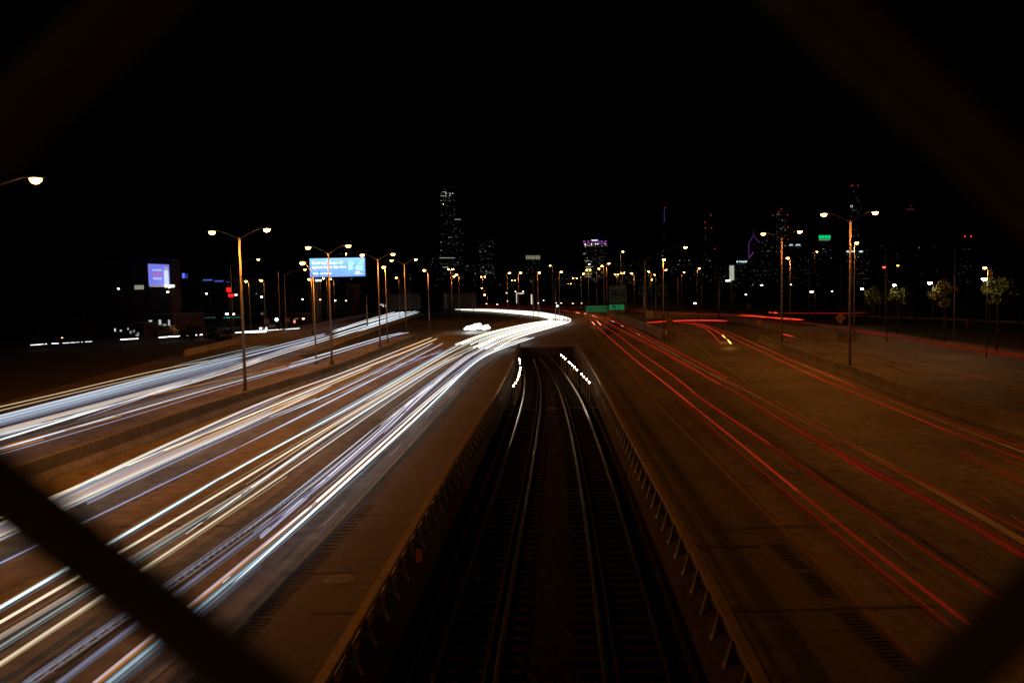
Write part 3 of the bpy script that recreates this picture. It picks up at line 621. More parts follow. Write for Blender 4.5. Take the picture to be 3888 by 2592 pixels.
near_lamp('orange twin lamp on the right barrier outside the picture', 27, 33)
near_lamp('orange twin lamp on the right barrier behind the overpass', 21, -12)
near_lamp('orange twin lamp on the left barrier behind the overpass', -21, -6)
L('single orange lamp just right of the tallest left pole', [(981,983)], (877,1262), (875,1010), hgt=12, pole_r=.1, s=220)
L('orange lamp at the upper left of the blue billboard', [(1148,996)], None, (1189,1048), hgt=11.5, pole_r=.1, s=140)
L('grey slim pole lamp left of the blue billboard with a long arm', [(1158,1022)], (1082,1262), (1079,1040), pole_r=.09, s=40, size=.8)
L('orange lamp between the third and fourth left poles', [(1457,1012)], None, (1463,1020), hgt=12, pole_r=.1, s=140)
L('orange lamp right of the fourth left pole', [(1611,1024)], None, (1625,1040), hgt=12, pole_r=.1, s=140)
L('small orange lamp above the blue billboard top edge', [(1314,962)], None, None, hgt=22, pole_r=.12, s=60, size=.8)
L('orange lamp touching the lower left corner of the blue billboard', [(1174,1058)], None, (1182,1063), hgt=11, s=100, pole_r=.09)
L('yellow lamp just under the blue billboard, left of the pole', [(1228,1056)], None, (1240,1062), hgt=12, s=70, pole_r=.09, size=.9)
L('small yellow lamp just under the blue billboard, right of the pole', [(1256,1058)], None, (1267,1062), hgt=12, s=60, pole_r=.09, size=.9)
L('small orange lamp right of the red lit sign', [(934,1066)], None, (945,1076), hgt=11, s=60, pole_r=.09)
L('small orange hooked lamp left of the billboard pole', [(991,1063)], None, (1002,1074), hgt=11, s=50, pole_r=.09)
FAR = 'distant orange lamps over the expressway'
far = [([(1704,1021),(1719,1021)],(1712,1026),'twin orange lamp in front of the dark tower with antennas'),
 ([(1827,1050),(1841,1050)],(1833,1055),'twin orange lamp above the bright orange single lamp'),
 ([(1943,1063),(1956,1063)],(1950,1068),'twin orange lamp left of centre over the bend'),
 ([(2176,1055),(2189,1055)],(2182,1060),'twin orange lamp left of the purple crowned tower'),
 ([(2158,1077),(2168,1077)],(2163,1082),'lower twin orange lamp left of the purple crowned tower'),
 ([(2228,1023),(2240,1023)],(2234,1029),'twin orange lamp at the foot of the purple crowned tower'),
 ([(2286,1008)],(2292,1014),'orange lamp on a short arm at the right foot of the purple crowned tower'),
 ([(2336,1041),(2347,1041)],(2342,1046),'twin orange lamp above the large green exit sign, left one'),
 ([(2358,1035),(2370,1035)],(2364,1040),'twin orange lamp above the large green exit sign, right one'),
 ([(2485,1043)],(2491,1048),'orange lamp beside the second pole of the right signs')]
for hs_, tp_, lb in far: L(lb, hs_, None, tp_, hgt=14, s=60, size=.95, group=FAR, pole_r=.08)
sing = [((1733,1041),'small pair member lamp, upper, right of the dark tower with antennas',70,12),((1724,1048),'small pair member lamp, lower, right of the dark tower with antennas',70,12),
 ((1829,1093),'starlike orange lamp above the blinding headlights',160,9.5),((1934,1035),'orange lamp left of the small crowned tower',80,12),((1976,1034),'orange lamp under the small crowned tower',80,12),
 ((2048,1034),'orange lamp right of the small crowned tower',130,12),((2089,1007),'higher orange lamp right of the small crowned tower',80,16),((2215,1038),'bright orange lamp left of the twin lamp at the purple crowned tower',120,12),
 ((2312,999),'starlike orange lamp right of the purple crowned tower',180,15),((2274,1019),'small orange lamp right of the purple crowned tower',40,14),((2365,954),'orange lamp high between the purple crowned tower and the blue spire',60,18),
 ((2398,1036),'bright orange lamp on a pole beside the exit sign',140,12),((2463,1030),'bright orange lamp on a pole left of the blue spire tower',130,12.5),((2475,1061),'lower orange lamp left of the speed limit sign pole',70,11),
 ((2655,1018),'yellowish orange lamp over the row of lit window columns',90,13),((2597,1033),'small orange lamp left of the lit window columns',40,12.5),
 ((2991,978),'orange lamp just right of the second right pole',110,12.5),((3102,955),'small orange lamp beneath the green lit roof',40,18),((3253,920),'starlike orange lamp right of the nearest right pole',180,13.5),
 ((2528,1024),'tiny orange lamp right of the tall sign pole',20,13),((2131,1031),'faint orange lamp left of the bright bend',15,12),((1505,1053),'tiny orange lamp between the far ramp poles',25,12)]
for (x, y), lb, s_, hg in sing:
    L(lb, [(x, y)], None, (x+random.choice((-9, 9)), y+6), hgt=hg, s=s_, size=.95, group=FAR, pole_r=.07)
L('orange lamp on the tall pole in front of the sign gantry', [(2521,984)], (2526,1246), (2518,990), s=160, group=FAR)
L('starlike orange lamp far right of the blue spire, on a long arm', [(2603,937)], None, (2448,985), hgt=14.5, s=200, group=FAR)
# unlit slim poles
def bare_pole(label, top, base, r=.10):
    b = gz(*base); t_ = gy(*top, b.y); o = empty('steel_pole', label, 'pole', 'slim unlit poles', (t_.x, b.y, 0))
    MB().tube([(0,0,0),(0,0,t_.z)], r, 8, r2=r*.7).build('shaft', POLE, o, True)
    MB().box(0, 0, .15, .4, .4, .3).build('foot', STEELD, o)
    MB().tube([(0,0,t_.z-.05),(0,0,t_.z+.1)], r*.9, 8, r2=r*.3).build('cap', STEELD, o)
bare_pole('left of two close parallel poles between the right carriageways', (2728,1025), (2733,1208), .13)
bare_pole('right of two close parallel poles between the right carriageways', (2733,1026), (2739,1208), .13)
bare_pole('dim unlit pole right of the red signal light', (3364,940), (3377,1240))
bare_pole('dim unlit pole far right before the park fence', (3627,905), (3632,1272))
bare_pole('dim unlit pole left of the nearest right lamp pole', (3192,970), (3204,1195))
bare_pole('dim unlit pole above the bright white park lamp', (3072,985), (3079,1210))
bare_pole('dim unlit pole left of the two parallel poles', (2664,1030), (2669,1196))
bare_pole('dim unlit pole right of the sign gantry', (2574,1045), (2577,1192))
bare_pole('brown pole beside the speed limit sign', (2443,1030), (2447,1226))
bare_pole('brown pole in front of the second green gantry sign', (2489,1045), (2494,1218))
bare_pole('dim unlit pole over the bend, left one', (2023,1045), (2026,1207))
bare_pole('dim unlit pole over the bend, middle one', (2044,1040), (2047,1213))
bare_pole('dim unlit pole over the bend, right one', (2107,1040), (2120,1232))
bare_pole('slim unlit pole beneath the left part of the blue billboard', (1213,1030), (1219,1232), .09)
bare_pole('slim unlit pole at the right part of the blue billboard', (1357,1025), (1362,1188), .09)
bare_pole('dim pole on the verge left of the grey slim pole lamp', (1056,1030), (1061,1262), .08)
bare_pole('dark short pole crossing the far ramp trails', (1391,1120), (1393,1247), .2)
# white town lamps
def town(label, x, y, Y, c=LED, s=60, size=.8):
    L(label, [(x, y)], None, (x+12, y+4), Y=Y, colr=c, s=s*(.45 if 'lit tree' in label or 'leaves' in label else .2), size=size, group='town lamps beyond the expressway', pole_r=.07, plinth=False)
for a in (('starlike white lamp in front of the dark trees', 3082,1105,150,WARM,220,1.0),('white lamp left of the second right pole base', 2892,1081,200,LED,110,.9),('white lamp near the exit ramp trail', 2639,1149,170,LED,130,.9),
 ('tiny white lamp left of the starlike white one',3003,1079,260,WARM,40,.8),('tiny warm lamp above the yellow diamond sign', 2832,1116,230,WARM,60,.9),
 ('white park lamp above the first lit tree', 3273,1094,150,WARM,300,.9),('white park lamp above the second lit tree', 3395,1080,125,WARM,280,.9),('bright white park lamp above the third lit tree', 3531,1071,105,WARM,330,.9),
 ('white park lamp above the rightmost lit tree', 3737,1056,85,WARM,330,.9),('orange lamp lighting a few leaves at far right', 3739,1014,100,SOD,110,.8),('tiny white lamp left of the first lit tree',3159,1104,220,WARM,30,.8),
 ('starlike white lamp over the teal awnings', 861,1189,205,LED,200,1.2),('white lamp at the left end of the teal awnings', 771,1188,215,LED,90,1.0),('white lamp right of the starlike one by the tall pole', 887,1190,215,LED,80,1.0),
 ('white lamp right of the red lit sign', 896,1117,190,WARM,110,.9),('white lamp left of the red lit sign', 784,1113,190,WARM,70,.9),('white lamp left of the grey slim pole', 993,1125,190,LED,90,.9),
 ('white wall lamp under the violet billboard', 670,1171,190,LED,90,.9),('warm lamp left of the violet billboard', 450,1094,170,WARM,50,.9),('lamp right of the violet billboard base, upper', 644,1089,175,WARM,90,.9),('lamp right of the violet billboard base, lower', 637,1106,170,WARM,90,.9),
 ('tiny warm lamp left of the billboard support column', 1149,1134,240,WARM,60,.9),('tiny warm lamp right of the billboard support column', 1216,1136,250,WARM,50,.9),('warm lamp right of the second left pole', 1272,1139,250,WARM,80,1),('tiny warm lamp near the brick tower', 1314,1140,270,WARM,40,.9),
 ('warm lamp above the no entry signs', 1152,1208,200,WARM,70,.9),('tiny lamp low at the far left edge',236,1280,150,WARM,16,.6),('tiny white lamp at far left',241,1083,240,WARM,6,.8),
 ('red signal light beside a dim pole', 3357,1012,110,(1,.03,.02),60,.7),('small orange lamp right of the red signal light', 3409,1006,150,(1,.35,.05),50,.8),
 ('white lamp right at the bright bend', 2116,1160,260,LED,160,1.0),('small orange lamp at the bend', 1840,1118,320,SOD,50,1.2)):
    town(*a)
# little warm lamps seen low over the road
for i, (x, y) in enumerate(((1923,1111),(1957,1106),(1986,1105),(1927,1142),(1888,1154),(1847,1152),(2044,1149),(2064,1139),(2112,1149),(2131,1149),(2175,1151),(2208,1150))):
    town(('tiny warm lamp low behind the bend, left of the white frame','tiny warm lamp just left above the white frame','tiny warm lamp on top of the white frame','tiny warm lamp under the left leg of the white frame','tiny warm lamp low left of the white frame','tiny orange lamp above the headlight glare','tiny warm lamp right of the white bar','tiny warm lamp higher right of the white bar','tiny orange lamp above the bend, left','tiny orange lamp above the bend, middle','tiny orange lamp above the bend, right','tiny pale lamp left of the green road signs')[i], x, y, 340, WARM, 35, .9)
# ------------------------------------------------------------------ track side safety lamps
LBO = [(443,733),(480,683),(508,632),(527,585),(541,548),(553,503),(561,464),(567,427),(557,353),(553,315),(548,282)]
RBO = [(1734,677),(1690,627),(1644,580),(1607,537),(1527,461),(1488,422),(1449,385),(1411,352),(1386,328),(1331,277),(1295,245),(1258,213)]
bl_src = None
def bollards(lst, side):
    global bl_src
    for i, (x, y) in enumerate(lst):
        zl = .80; p = gz(1850+x*.2232, 1300+y*.2232, zl)
        o = empty('track_lamp', ('%s warm white track lamp %s' % ({0:'nearest', len(lst)-1:'farthest'}.get(i, ('second','third','fourth','fifth','sixth','seventh','eighth','ninth','tenth','eleventh')[i-1] if i-1 < 10 else 'tenth'),
              ('along the left railway track' if side < 0 else 'along the right railway track'))) + (', counted from the camera' if 0 < i < len(lst)-1 else ''), 'track lamp', 'warm white lamps beside the tracks', (p.x, p.y, TZ))
        if bl_src is None:
            a = MB().tube([(0,0,0),(0,0,1.68)], .035, 6).build('post', POLE, o)
            b = MB().ball((0,0,1.8), .055, .055, .055, 10, 6).build('globe', emis((1,.78,.5), 95), o, True)
            c = MB().tube([(0,0,1.885),(0,0,1.92)], .10, 8).build('cap', STEELD, o); bl_src = (a, b, c)
        else:
            for q_ in bl_src: inst(q_, o, (0, 0, 0))
bollards(LBO, -1); bollards(RBO, 1)
# small pale platform edge between the lamps
pc = [gz(1970,1557,TZ), gz(2245,1545,TZ)]
MB().box(.6*(pc[0].x+pc[1].x)-.1*(pc[0].x+pc[1].x), pc[0].y, TZ+.02, 8.2, .5, .14).build('walkway_slab', SHOULD)
tag(bpy.data.objects['walkway_slab'], 'pale slab crossing at the start of the lamp lit track section', 'slab')
def track_sign(label, x0, y0, x1, y1, Y, num, plate=None):
    a = gy(x0, y0, Y); b = gy(x1, y1, Y); cx = (a.x+b.x)/2; cz = (a.z+b.z)/2; sz = b.x-a.x
    o = empty('track_sign', label, 'number sign', 'number plates beside the tracks', (cx, Y, TZ))
    MB().tube([(0, .05, 0), (0, .05, cz-TZ)], .04, 6).build('post', POLE, o)
    MB().box(0, 0, cz-TZ, sz, .03, sz).build('plate', nmat('sign_dark_blue', (.01,.03,.05), .5), o)
    text(num, sz*1.05, SIGNW, o, (0, -.022, cz-TZ), STAND, name='numeral')
    if plate: MB().box(0, 0, cz-TZ-sz*.72, sz*.95, .03, sz*.36).build('lower_plate', nmat('sign_cream', (.4,.32,.2), .6), o)
track_sign('black number 4 plate at the foot of the left parapet', 1353,2491,1404,2540, 17.6, '4', True)
track_sign('small black number 6 plate further along the left track', 1726,1832,1754,1860, 33, '6')
p = gy(1591, 2107, 24); o = empty('junction_box', 'small orange junction box on a stub post by the left parapet', 'junction box', None, (p.x, p.y, TZ))
MB().box(0, 0, p.z-TZ, .16, .1, .36).build('box', SIGNO, o); MB().tube([(0,0,0),(0,0,p.z-TZ)], .03, 6).build('post', STEELD, o)
# ------------------------------------------------------------------ road signs
def panel(o, cx, cz, wd, ht, mat, y=0, name='panel', border=True):
    MB().box(cx, y, cz, wd, .06, ht).build(name, mat, o)
    if border:
        b = MB(); t_ = .09
        for sx in (-1, 1): b.box(cx+sx*(wd/2-.08), y-.036, cz, t_, .012, ht-.07)
        for s_ in (-1, 1): b.box(cx, y-.038, cz+s_*(ht/2-.08), wd-.25, .012, t_)
        b.build('border', SIGNW, o)
def shield(o, x, z, s, y=-.05):
    m = MB(); n0 = 12
    pts = [(-.5,.35),(-.3,.5),(0,.42),(.3,.5),(.5,.35),(.48,0),(.3,-.32),(0,-.52),(-.3,-.32),(-.48,0)]
    m.poly([(x+a*s, y, z+b*s) for a, b in pts]); m.build('shield', SBLUE, o)
    MB().box(x, y-.006, z+.3*s, s*.82, .006, s*.2).build('shield_top', SRED, o)
Ys = 190
def at(x0, y0, x1, y1, Y):
    a = gy(x0, y0, Y); b = gy(x1, y1, Y); return (a.x+b.x)/2, (a.z+b.z)/2, abs(b.x-a.x), abs(a.z-b.z)
cx, cz, wd, ht = at(2313,1084,2378,1148,Ys)
o = empty('highway_sign', 'large dark green exit sign reading St Louis right lane', 'highway sign', 'green highway signs', (cx, Ys, 0))
panel(o, 0, cz-ht*.09, wd, ht*.82, GREEN); panel(o, 0, cz+ht*.41, wd, ht*.17, GREEN, name='exit_tab')
text('EXIT  53B', ht*.13, SIGNW, o, (wd*.1, -.05, cz+ht*.41), STAND)
text('South', ht*.15, SIGNW, o, (wd*.16, -.05, cz+ht*.17), STAND); shield(o, -wd*.28, cz+ht*.12, ht*.2)
text('Indiana', ht*.09, SIGNW, o, (wd*.16, -.05, cz+ht*.03), STAND)
text('St Louis', ht*.17, SIGNW, o, (0, -.05, cz-ht*.16), STAND); text('RIGHT LANE', ht*.13, SIGNW, o, (0, -.05, cz-ht*.34), STAND)
for sx in (-.05, .17): MB().tube([(wd*sx, .15, 0), (wd*sx, .15, cz+ht*.3)], .1, 6).build('post', STEELD, o)
cx, cz, wd, ht = at(2224,1161,2306,1184,Ys)
o = empty('highway_sign', 'low wide green sign reading 22nd St Chinatown', 'highway sign', 'green highway signs', (cx, Ys, 0))
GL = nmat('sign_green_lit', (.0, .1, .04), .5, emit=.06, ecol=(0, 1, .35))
panel(o, 0, cz, wd, ht, GL); text('22nd  St', ht*.42, SIGNW, o, (0, -.05, cz+ht*.2), STAND); text('Chinatown', ht*.36, SIGNW, o, (0, -.05, cz-ht*.16), STAND)
for sx in (-.4, .4): MB().tube([(wd*sx, .1, 0), (wd*sx, .1, cz)], .08, 6).build('post', STEELD, o)
def smallgreen(x0, y0, x1, y1, y2, label, Y, e=.12, full='EXIT ONLY'):
    cx, cz, wd, ht = at(x0, y0, x1, y1, Y); o = empty('highway_sign', label, 'highway sign', 'green highway signs', (cx, Y, 0))
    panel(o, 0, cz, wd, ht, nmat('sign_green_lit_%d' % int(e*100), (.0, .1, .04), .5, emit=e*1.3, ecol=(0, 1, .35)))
    shield(o, -wd*.2, cz+ht*.08, ht*.5); text('TO', ht*.3, SIGNW, o, (wd*.2, -.05, cz+ht*.2), STAND); text('Lake Shore Dr', ht*.17, SIGNW, o, (0, -.05, cz-ht*.36), STAND) if False else None
    if y2:
        z2 = gy(x0, y2, Y).z; zb = cz-ht/2; MB().box(0, 0, (zb+z2)/2-.02, wd, .06, zb-z2).build('yellow_panel', SIGNY, o)
    for sx in (-.1, .15): MB().tube([(wd*sx, -.12, 0), (wd*sx, -.12, cz+ht*.5)], .07, 6).build('post', STEELD, o)
    return o
smallgreen(2312,1156,2371,1176,1187,'bright green sign with a route shield and yellow strip', Ys, .10)
Yg = 215
smallgreen(2426,1087,2475,1119,None,'green gantry sign with two route shields', Yg, .0)
smallgreen(2495,1083,2535,1112,1122,'green gantry sign with yellow strip, right end of the gantry', Yg, .0)
a, b = gy(2378,1105,Yg+1), gy(2535,1105,Yg+1); o = empty('sign_gantry', 'brown lattice gantry carrying the green signs', 'gantry', None, (a.x, a.y, 0))
Lg = b.x-a.x; z0, z1 = gy(2450,1130,Yg).z, gy(2450,1103,Yg).z
for z_ in (z0, z1): MB().tube([(0,0,z_),(Lg,0,z_)], .09, 6).build('chord', RUST, o)
for i in range(12):
    x = Lg*i/12; MB().tube([(x,0,z0),(x+Lg/24,0,z1),(x+Lg/12,0,z0)], .05, 5).build('lattice_bar', RUST, o)
for x in (0, Lg): MB().tube([(x,0,0),(x,0,z1+.4)], .14, 6).build('leg', STEELD, o)
# speed limit
cx, cz, wd, ht = at(2454,1181,2477,1208,150)
o = empty('speed_limit_sign', 'white speed limit 45 sign above the flat red trail', 'road sign', None, (cx, 150, 0))
MB().box(0,0,cz,wd,.03,ht).build('plate', SIGNW, o); text('SPEED\nLIMIT', ht*.19, SBLK, o, (0,-.03,cz+ht*.24), STAND); text('45', ht*.5, SBLK, o, (0,-.03,cz-ht*.22), STAND); MB().tube([(0,.05,0),(0,.05,cz)], .04, 6).build('post', STEELD, o)
def diamond(px, py, half, base, label, kind):
    Y = gz(*base).y; c = gy(px, py, Y); r_ = half/F*Y*1.0
    o = empty('diamond_sign', label, 'warning sign', 'yellow diamond warning signs', (c.x, Y, 0))
    m = MB(); m.v = [(0,-.02,c.z+r_),(r_,-.02,c.z),(0,-.02,c.z-r_),(-r_,-.02,c.z),(0,.01,c.z+r_),(r_,.01,c.z),(0,.01,c.z-r_),(-r_,.01,c.z)]
    m.f = [(0,3,2,1),(4,5,6,7),(0,1,5,4),(1,2,6,5),(2,3,7,6),(3,0,4,7)]; m.build('plate', SIGNY, o)
    for s_ in (-1, 1):
        a = MB(); y_ = -.035
        q_ = [(s_*.08, .28), (s_*.34, .02), (s_*.34, -.22), (s_*.22, -.22), (s_*.22, -.04), (s_*.02, .16)]
        a.poly([(u*r_*1.2, y_, c.z+v*r_) for u, v in q_]); a.poly([(s_*r_*.2, y_, c.z-.2*r_), (s_*r_*.34, y_, c.z-.46*r_), (s_*r_*.5, y_, c.z-.2*r_)]); a.build('arrow', SBLK, o)
    MB().tube([(0,.04,0),(0,.04,c.z-r_*.4)], .04, 6).build('post', STEELD, o)
diamond(2542,1221,17,(2542,1288),'orange yellow diamond sign with split arrows behind the paired barrels', 0)
diamond(3191,1207,20,(3191,1300),'yellow diamond sign with split arrows over the three barrels', 0)
diamond(2843,1161,10,(2843,1212),'small yellow diamond sign before the dark trees', 0)
diamond(2884,1225,13,(2884,1300),'dim brown diamond sign at the start of the grey median barrier', 0)
# backs of the signs on the left
def signback(x0, y0, x1, y1, Y, label, ribs, strip=None, legs=True):
    cx, cz, wd, ht = at(x0, y0, x1, y1, Y); o = empty('highway_sign', label, 'sign back', 'backs of large highway signs', (cx, Y, 0))
    for i in range(ribs):
        wx = wd/ribs; MB().box(-wd/2+wx*(i+.5), 0, cz, wx-.12, .1, ht).build('sheet', BACK, o)
    for i in range(ribs+1): MB().box(-wd/2+wd/ribs*i, -.1, cz, .16, .16, ht+.5).build('rib', STEELD, o)
    if legs:
        for s_ in (-.42, .42): MB().tube([(wd*s_, .1, 0), (wd*s_, .1, cz)], .2, 6).build('leg', STEELD, o)
signback(1470,1116,1597,1174,300,'wide brown back of a highway sign over the far ramp', 5)
signback(1451,1096,1487,1117,305,'small brown sign back above the left end of the wide one', 2, legs=False)
signback(1518,1093,1558,1113,305,'small brown sign back above the right end of the wide one', 2, legs=False)
signback(1681,1113,1808,1171,310,'wide reddish brown sign back below the dark tower with antennas', 6)
cx, cz, wd, ht = at(1683,1113,1702,1171,306)
tag(MB().box(cx,306,cz,wd*.5,.5,ht).build('sign_column', POLE), 'orange lit steel column at the left of the reddish sign back', 'column')
# ------------------------------------------------------------------ billboards
def facing(pts, o, name, mat):
    MB().quad(*pts).build(name, mat, o)
Yb = 230
cx, cz, wd, ht = at(1176,982,1388,1048,Yb)
o = empty('billboard', 'bright blue digital billboard high behind the second left pole', 'billboard', None, (cx, Yb, 0), R(0)); 
m = nmat('blue_screen', (.01,.02,.05), .5); t_ = m.node_tree; b_ = t_.nodes['Principled BSDF']
tc = t_.nodes.new('ShaderNodeTexCoord'); sp = t_.nodes.new('ShaderNodeSeparateXYZ'); t_.links.new(tc.outputs['Generated'], sp.inputs[0])
cr = t_.nodes.new('ShaderNodeValToRGB'); cr.color_ramp.elements[0].color = (.10,.20,1,1); cr.color_ramp.elements[1].color = (.3,.62,1,1)
nz = t_.nodes.new('ShaderNodeTexNoise'); nz.inputs['Scale'].default_value = 2.5; t_.links.new(tc.outputs['Generated'], nz.inputs[0])
ad = t_.nodes.new('ShaderNodeMath'); ad.operation = 'ADD'; ml = t_.nodes.new('ShaderNodeMath'); ml.operation = 'MULTIPLY'; ml.inputs[1].default_value = .6
t_.links.new(nz.outputs['Fac'], ml.inputs[0]); t_.links.new(ml.outputs[0], ad.inputs[0]); ml2 = t_.nodes.new('ShaderNodeMath'); ml2.operation='MULTIPLY'; ml2.inputs[1].default_value=.7
t_.links.new(sp.outputs['Z'], ml2.inputs[0]); t_.links.new(ml2.outputs[0], ad.inputs[1]); t_.links.new(ad.outputs[0], cr.inputs[0])
t_.links.new(cr.outputs[0], b_.inputs['Emission Color']); b_.inputs['Emission Strength'].default_value = 1.35
MB().box(0,0,cz,wd,.4,ht).build('screen', m, o)
TXT = emis((.95,1,1), 2.6); TXD = emis((.4,.85,1), 1.4)
text('Build and secure AI', ht*.20, TXT, o, (-wd*.455,-.24,cz+ht*.25), STAND, 'LEFT', sx=1.05); text('agents from day one.', ht*.20, TXT, o, (-wd*.455,-.24,cz+ht*.03), STAND, 'LEFT', sx=1.1)
text('Okta secures AI.', ht*.15, TXT, o, (-wd*.45,-.24,cz-ht*.31), STAND, 'LEFT'); text('okta', ht*.14, TXT, o, (wd*.32,-.24,cz-ht*.27), STAND, 'LEFT'); MB().box(wd*.38,-.23,cz-ht*.37,wd*.15,.02,ht*.02).build('rule', TXT, o)
pn = MB()
for i in range(6): pn.box(wd*(.24+.005*i),-.22-.003*i,cz+ht*(.33-.03*i),wd*.1,.006,ht*.02)
pn.box(wd*.235,-.22,cz+ht*.06,wd*.08,.02,ht*.42); pn.build('picture_card', TXD, o)
pn = MB()
for i in range(7): pn.box(wd*(.46-.018*i),-.22-.003*i,cz+ht*(.38-.075*i),wd*(.06+.01*i),.006,ht*.035)
pn.box(wd*.40,-.215,cz-ht*.05,wd*.12,.02,ht*.26); pn.build('picture_card', TXD, o)
fr = MB()
for s_ in (-1,1): fr.box(s_*(wd/2+.1),0,cz,.2,.7,ht+.4); fr.box(0,0,cz+s_*(ht/2+.1),wd,.7,.2)
fr.build('frame', STEELD, o); MB().tube([(-wd*.42,.6,0),(-wd*.42,.6,cz-ht/2)], .75, 10).build('support_column', nmat('column_paint',(.08,.08,.1),.6), o)
cx2, cz2, w2, h2 = at(1198,1061,1222,1068,Yb); txo = text('clear', h2*.9, emis((.8,1,.95), 2), o, (cx2-cx, -.3, cz2), STAND, sx=1.3) if False else MB().box(cx2-cx,-.3,cz2,w2,.05,h2).build('maker_plate', emis((.8,1,.95), 1.5), o)
# violet billboard on the dark building
Yv = 175
pts = [gy(566,1000,Yv), gy(642,1007,Yv+6), gy(643,1085,Yv+6), gy(562,1083,Yv)]
ce = sum(pts, Vector())/4; o = empty('billboard', 'violet beer billboard on the corner of the dark building', 'billboard', None, (ce.x, ce.y, 0))
loc = [p-Vector((ce.x, ce.y, 0)) for p in pts]; ang = math.atan2(loc[1].y-loc[0].y, loc[1].x-loc[0].x)
wv = (loc[1]-loc[0]).length; hv = loc[0].z-loc[3].z; zc = ce.z; VR = (R(90), 0, ang)
o.rotation_euler = (0, 0, ang)
MB().box(0,0,zc,wv,.3,hv).build('poster', nmat('violet_poster',(.1,.1,.5),.5,emit=.8,ecol=(.22,.24,.95)), o)
text('UNA MEDIDA', hv*.115, emis((.8,.9,.95),.9), o, (-wv*.12,-.18,zc+hv*.22), STAND, sx=.95); text('CERVEZA', hv*.22, emis((.95,.13,.25),.75), o, (-wv*.12,-.18,zc+hv*.02), STAND, sx=.72); text('PREMIUM', hv*.15, emis((.85,.9,1),.9), o, (-wv*.12,-.18,zc-hv*.18), STAND, sx=.95)
cn = MB(); cn.tube([(wv*.3,-.2,zc-hv*.45),(wv*.3,-.2,zc+hv*.22)], wv*.085, 10).build('bottle_picture', emis((.75,.85,1),.9), o); MB().tube([(wv*.33,-.22,zc+hv*.2),(wv*.33,-.22,zc+hv*.38)], wv*.045, 8).build('bottle_neck_picture', emis((.6,.65,.5),.7), o)
MB().box(wv*.395,-.2,zc-hv*.1,wv*.02,.03,hv*.6).build('green_edge_picture', emis((.3,.7,.1),.5), o)
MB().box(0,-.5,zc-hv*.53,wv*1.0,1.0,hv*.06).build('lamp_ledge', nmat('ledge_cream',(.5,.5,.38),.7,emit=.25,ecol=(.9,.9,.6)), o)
for i in range(4): MB().ball((wv*(.1+.12*i),-1.1,zc-hv*.52),.35,.35,.3,8,5).build('flood_lamp', emis((1,1,.85),4), o)
cx, cz, wd, ht = at(416,1081,447,1098,Yv-2)
# neighbouring dark building
def block(name, label, x0, x1, ytop, Y, depth, mat, windows=(), cat='building', group=None, cols=0, rows=0, lit=None, roofthing=True):
    a = gy(x0, ytop, Y); b = gy(x1, ytop, Y); h = max(a.z, b.z); cx = (a.x+b.x)/2; wd = b.x-a.x
    o = empty(name, label, cat, group, (cx, Y, 0)); MB().box(0, depth/2, h/2, wd, depth, h).build('wall', mat, o)
    MB().box(0, depth/2, h+.15, wd+.4, depth+.4, .3).build('roof', ROOFM, o)
    if cols:
        src = None; f = MB().box(0, 0, 0, wd/cols*.42, .12, 1.6)
        for i in range(cols):
            for j in range(rows):
                p_ = (-wd/2+wd*(i+.5)/cols, -.06, 3+(h-5)*(j+.5)/rows)
                if src is None: src = f.build('window', GLASSD, o); src.location = p_
                else: inst(src, o, p_)
    for wx0, wy0, wx1, wy1, c_, s_ in windows:
        a = gy(wx0, wy0, Y-.15); b = gy(wx1, wy1, Y-.15)
        MB().box((a.x+b.x)/2-cx, -.13, (a.z+b.z)/2, abs(b.x-a.x), .06, abs(a.z-b.z)).build('lit_window', emis(c_, s_), o)
    return o
CW = (.8,.9,.85)
block('brick_building','big dark building carrying the violet billboard at left', -200, 648, 1004, Yv+8, 5, BRICK, cols=14, rows=5,
      windows=[(510,1083,546,1098,(.8,.85,.6),.30),(566,1216,576,1222,CW,.5),(568,1228,574,1234,CW,.4),(566,1236,572,1244,CW,.4),(525,1262,527,1262,CW,.1)])
block('shop_building','low shop with lit glass doors under the violet billboard', 560, 655, 1200, 172, 18, BRICK,
      windows=[(565,1215,577,1221,CW,.6),(602,1214,612,1232,CW,.6),(618,1230,632,1241,CW,.3),(638,1214,646,1242,CW,.5),(582,1236,588,1242,CW,.4),(566,1238,570,1245,CW,.4)])
block('shop_building','low shop with glinting windows beside the short white trail', 425, 545, 1235, 165, 14, BRICK,
      windows=[(434,1247,439,1258,(1,.85,.75),1),(455,1252,462,1258,CW,.7),(484,1245,488,1252,(1,.8,.7),.7),(492,1256,500,1266,CW,.25),(505,1252,512,1262,CW,.2),(520,1262,528,1268,CW,.25),(515,1270,527,1275,CW,.4)])
block('warehouse','long dark warehouse with a blue neon roof line', 690, 890, 1062, 240, 30, nmat('warehouse_sheet',(.05,.05,.055),.8,noise=.2), cols=9, rows=3,
      windows=[(771,1061,806,1065,(.15,.2,1),.5),(815,1065,848,1069,(.15,.2,1),.45),(858,1069,873,1072,(.15,.2,1),.2),(691,1037,702,1056,(.12,.2,1),.9),(704,1039,713,1058,(.08,.12,.8),.3)])
block('warehouse','dark brick block behind the grey slim lamp pole', 985, 1170, 1110, 260, 30, BRICK, cols=10, rows=3,
      windows=[(970,1112,975,1118,(.6,.6,.9),.4),(990,1186,1000,1195,CW,.1)])
block('brick_building','narrow brick tower right of the blue billboard', 1322, 1345, 1078, 300, 12, nmat('red_brick_wall',(.16,.06,.035),.9,noise=.3), cols=2, rows=4)
block('low_building','pale roofed building with lit band behind the far ramp', 1435, 1475, 1150, 300, 12, BRICK, windows=[(1441,1155,1456,1158,CW,.8),(1452,1160,1458,1164,(1,.8,.6),1),(1464,1155,1469,1164,CW,1)])
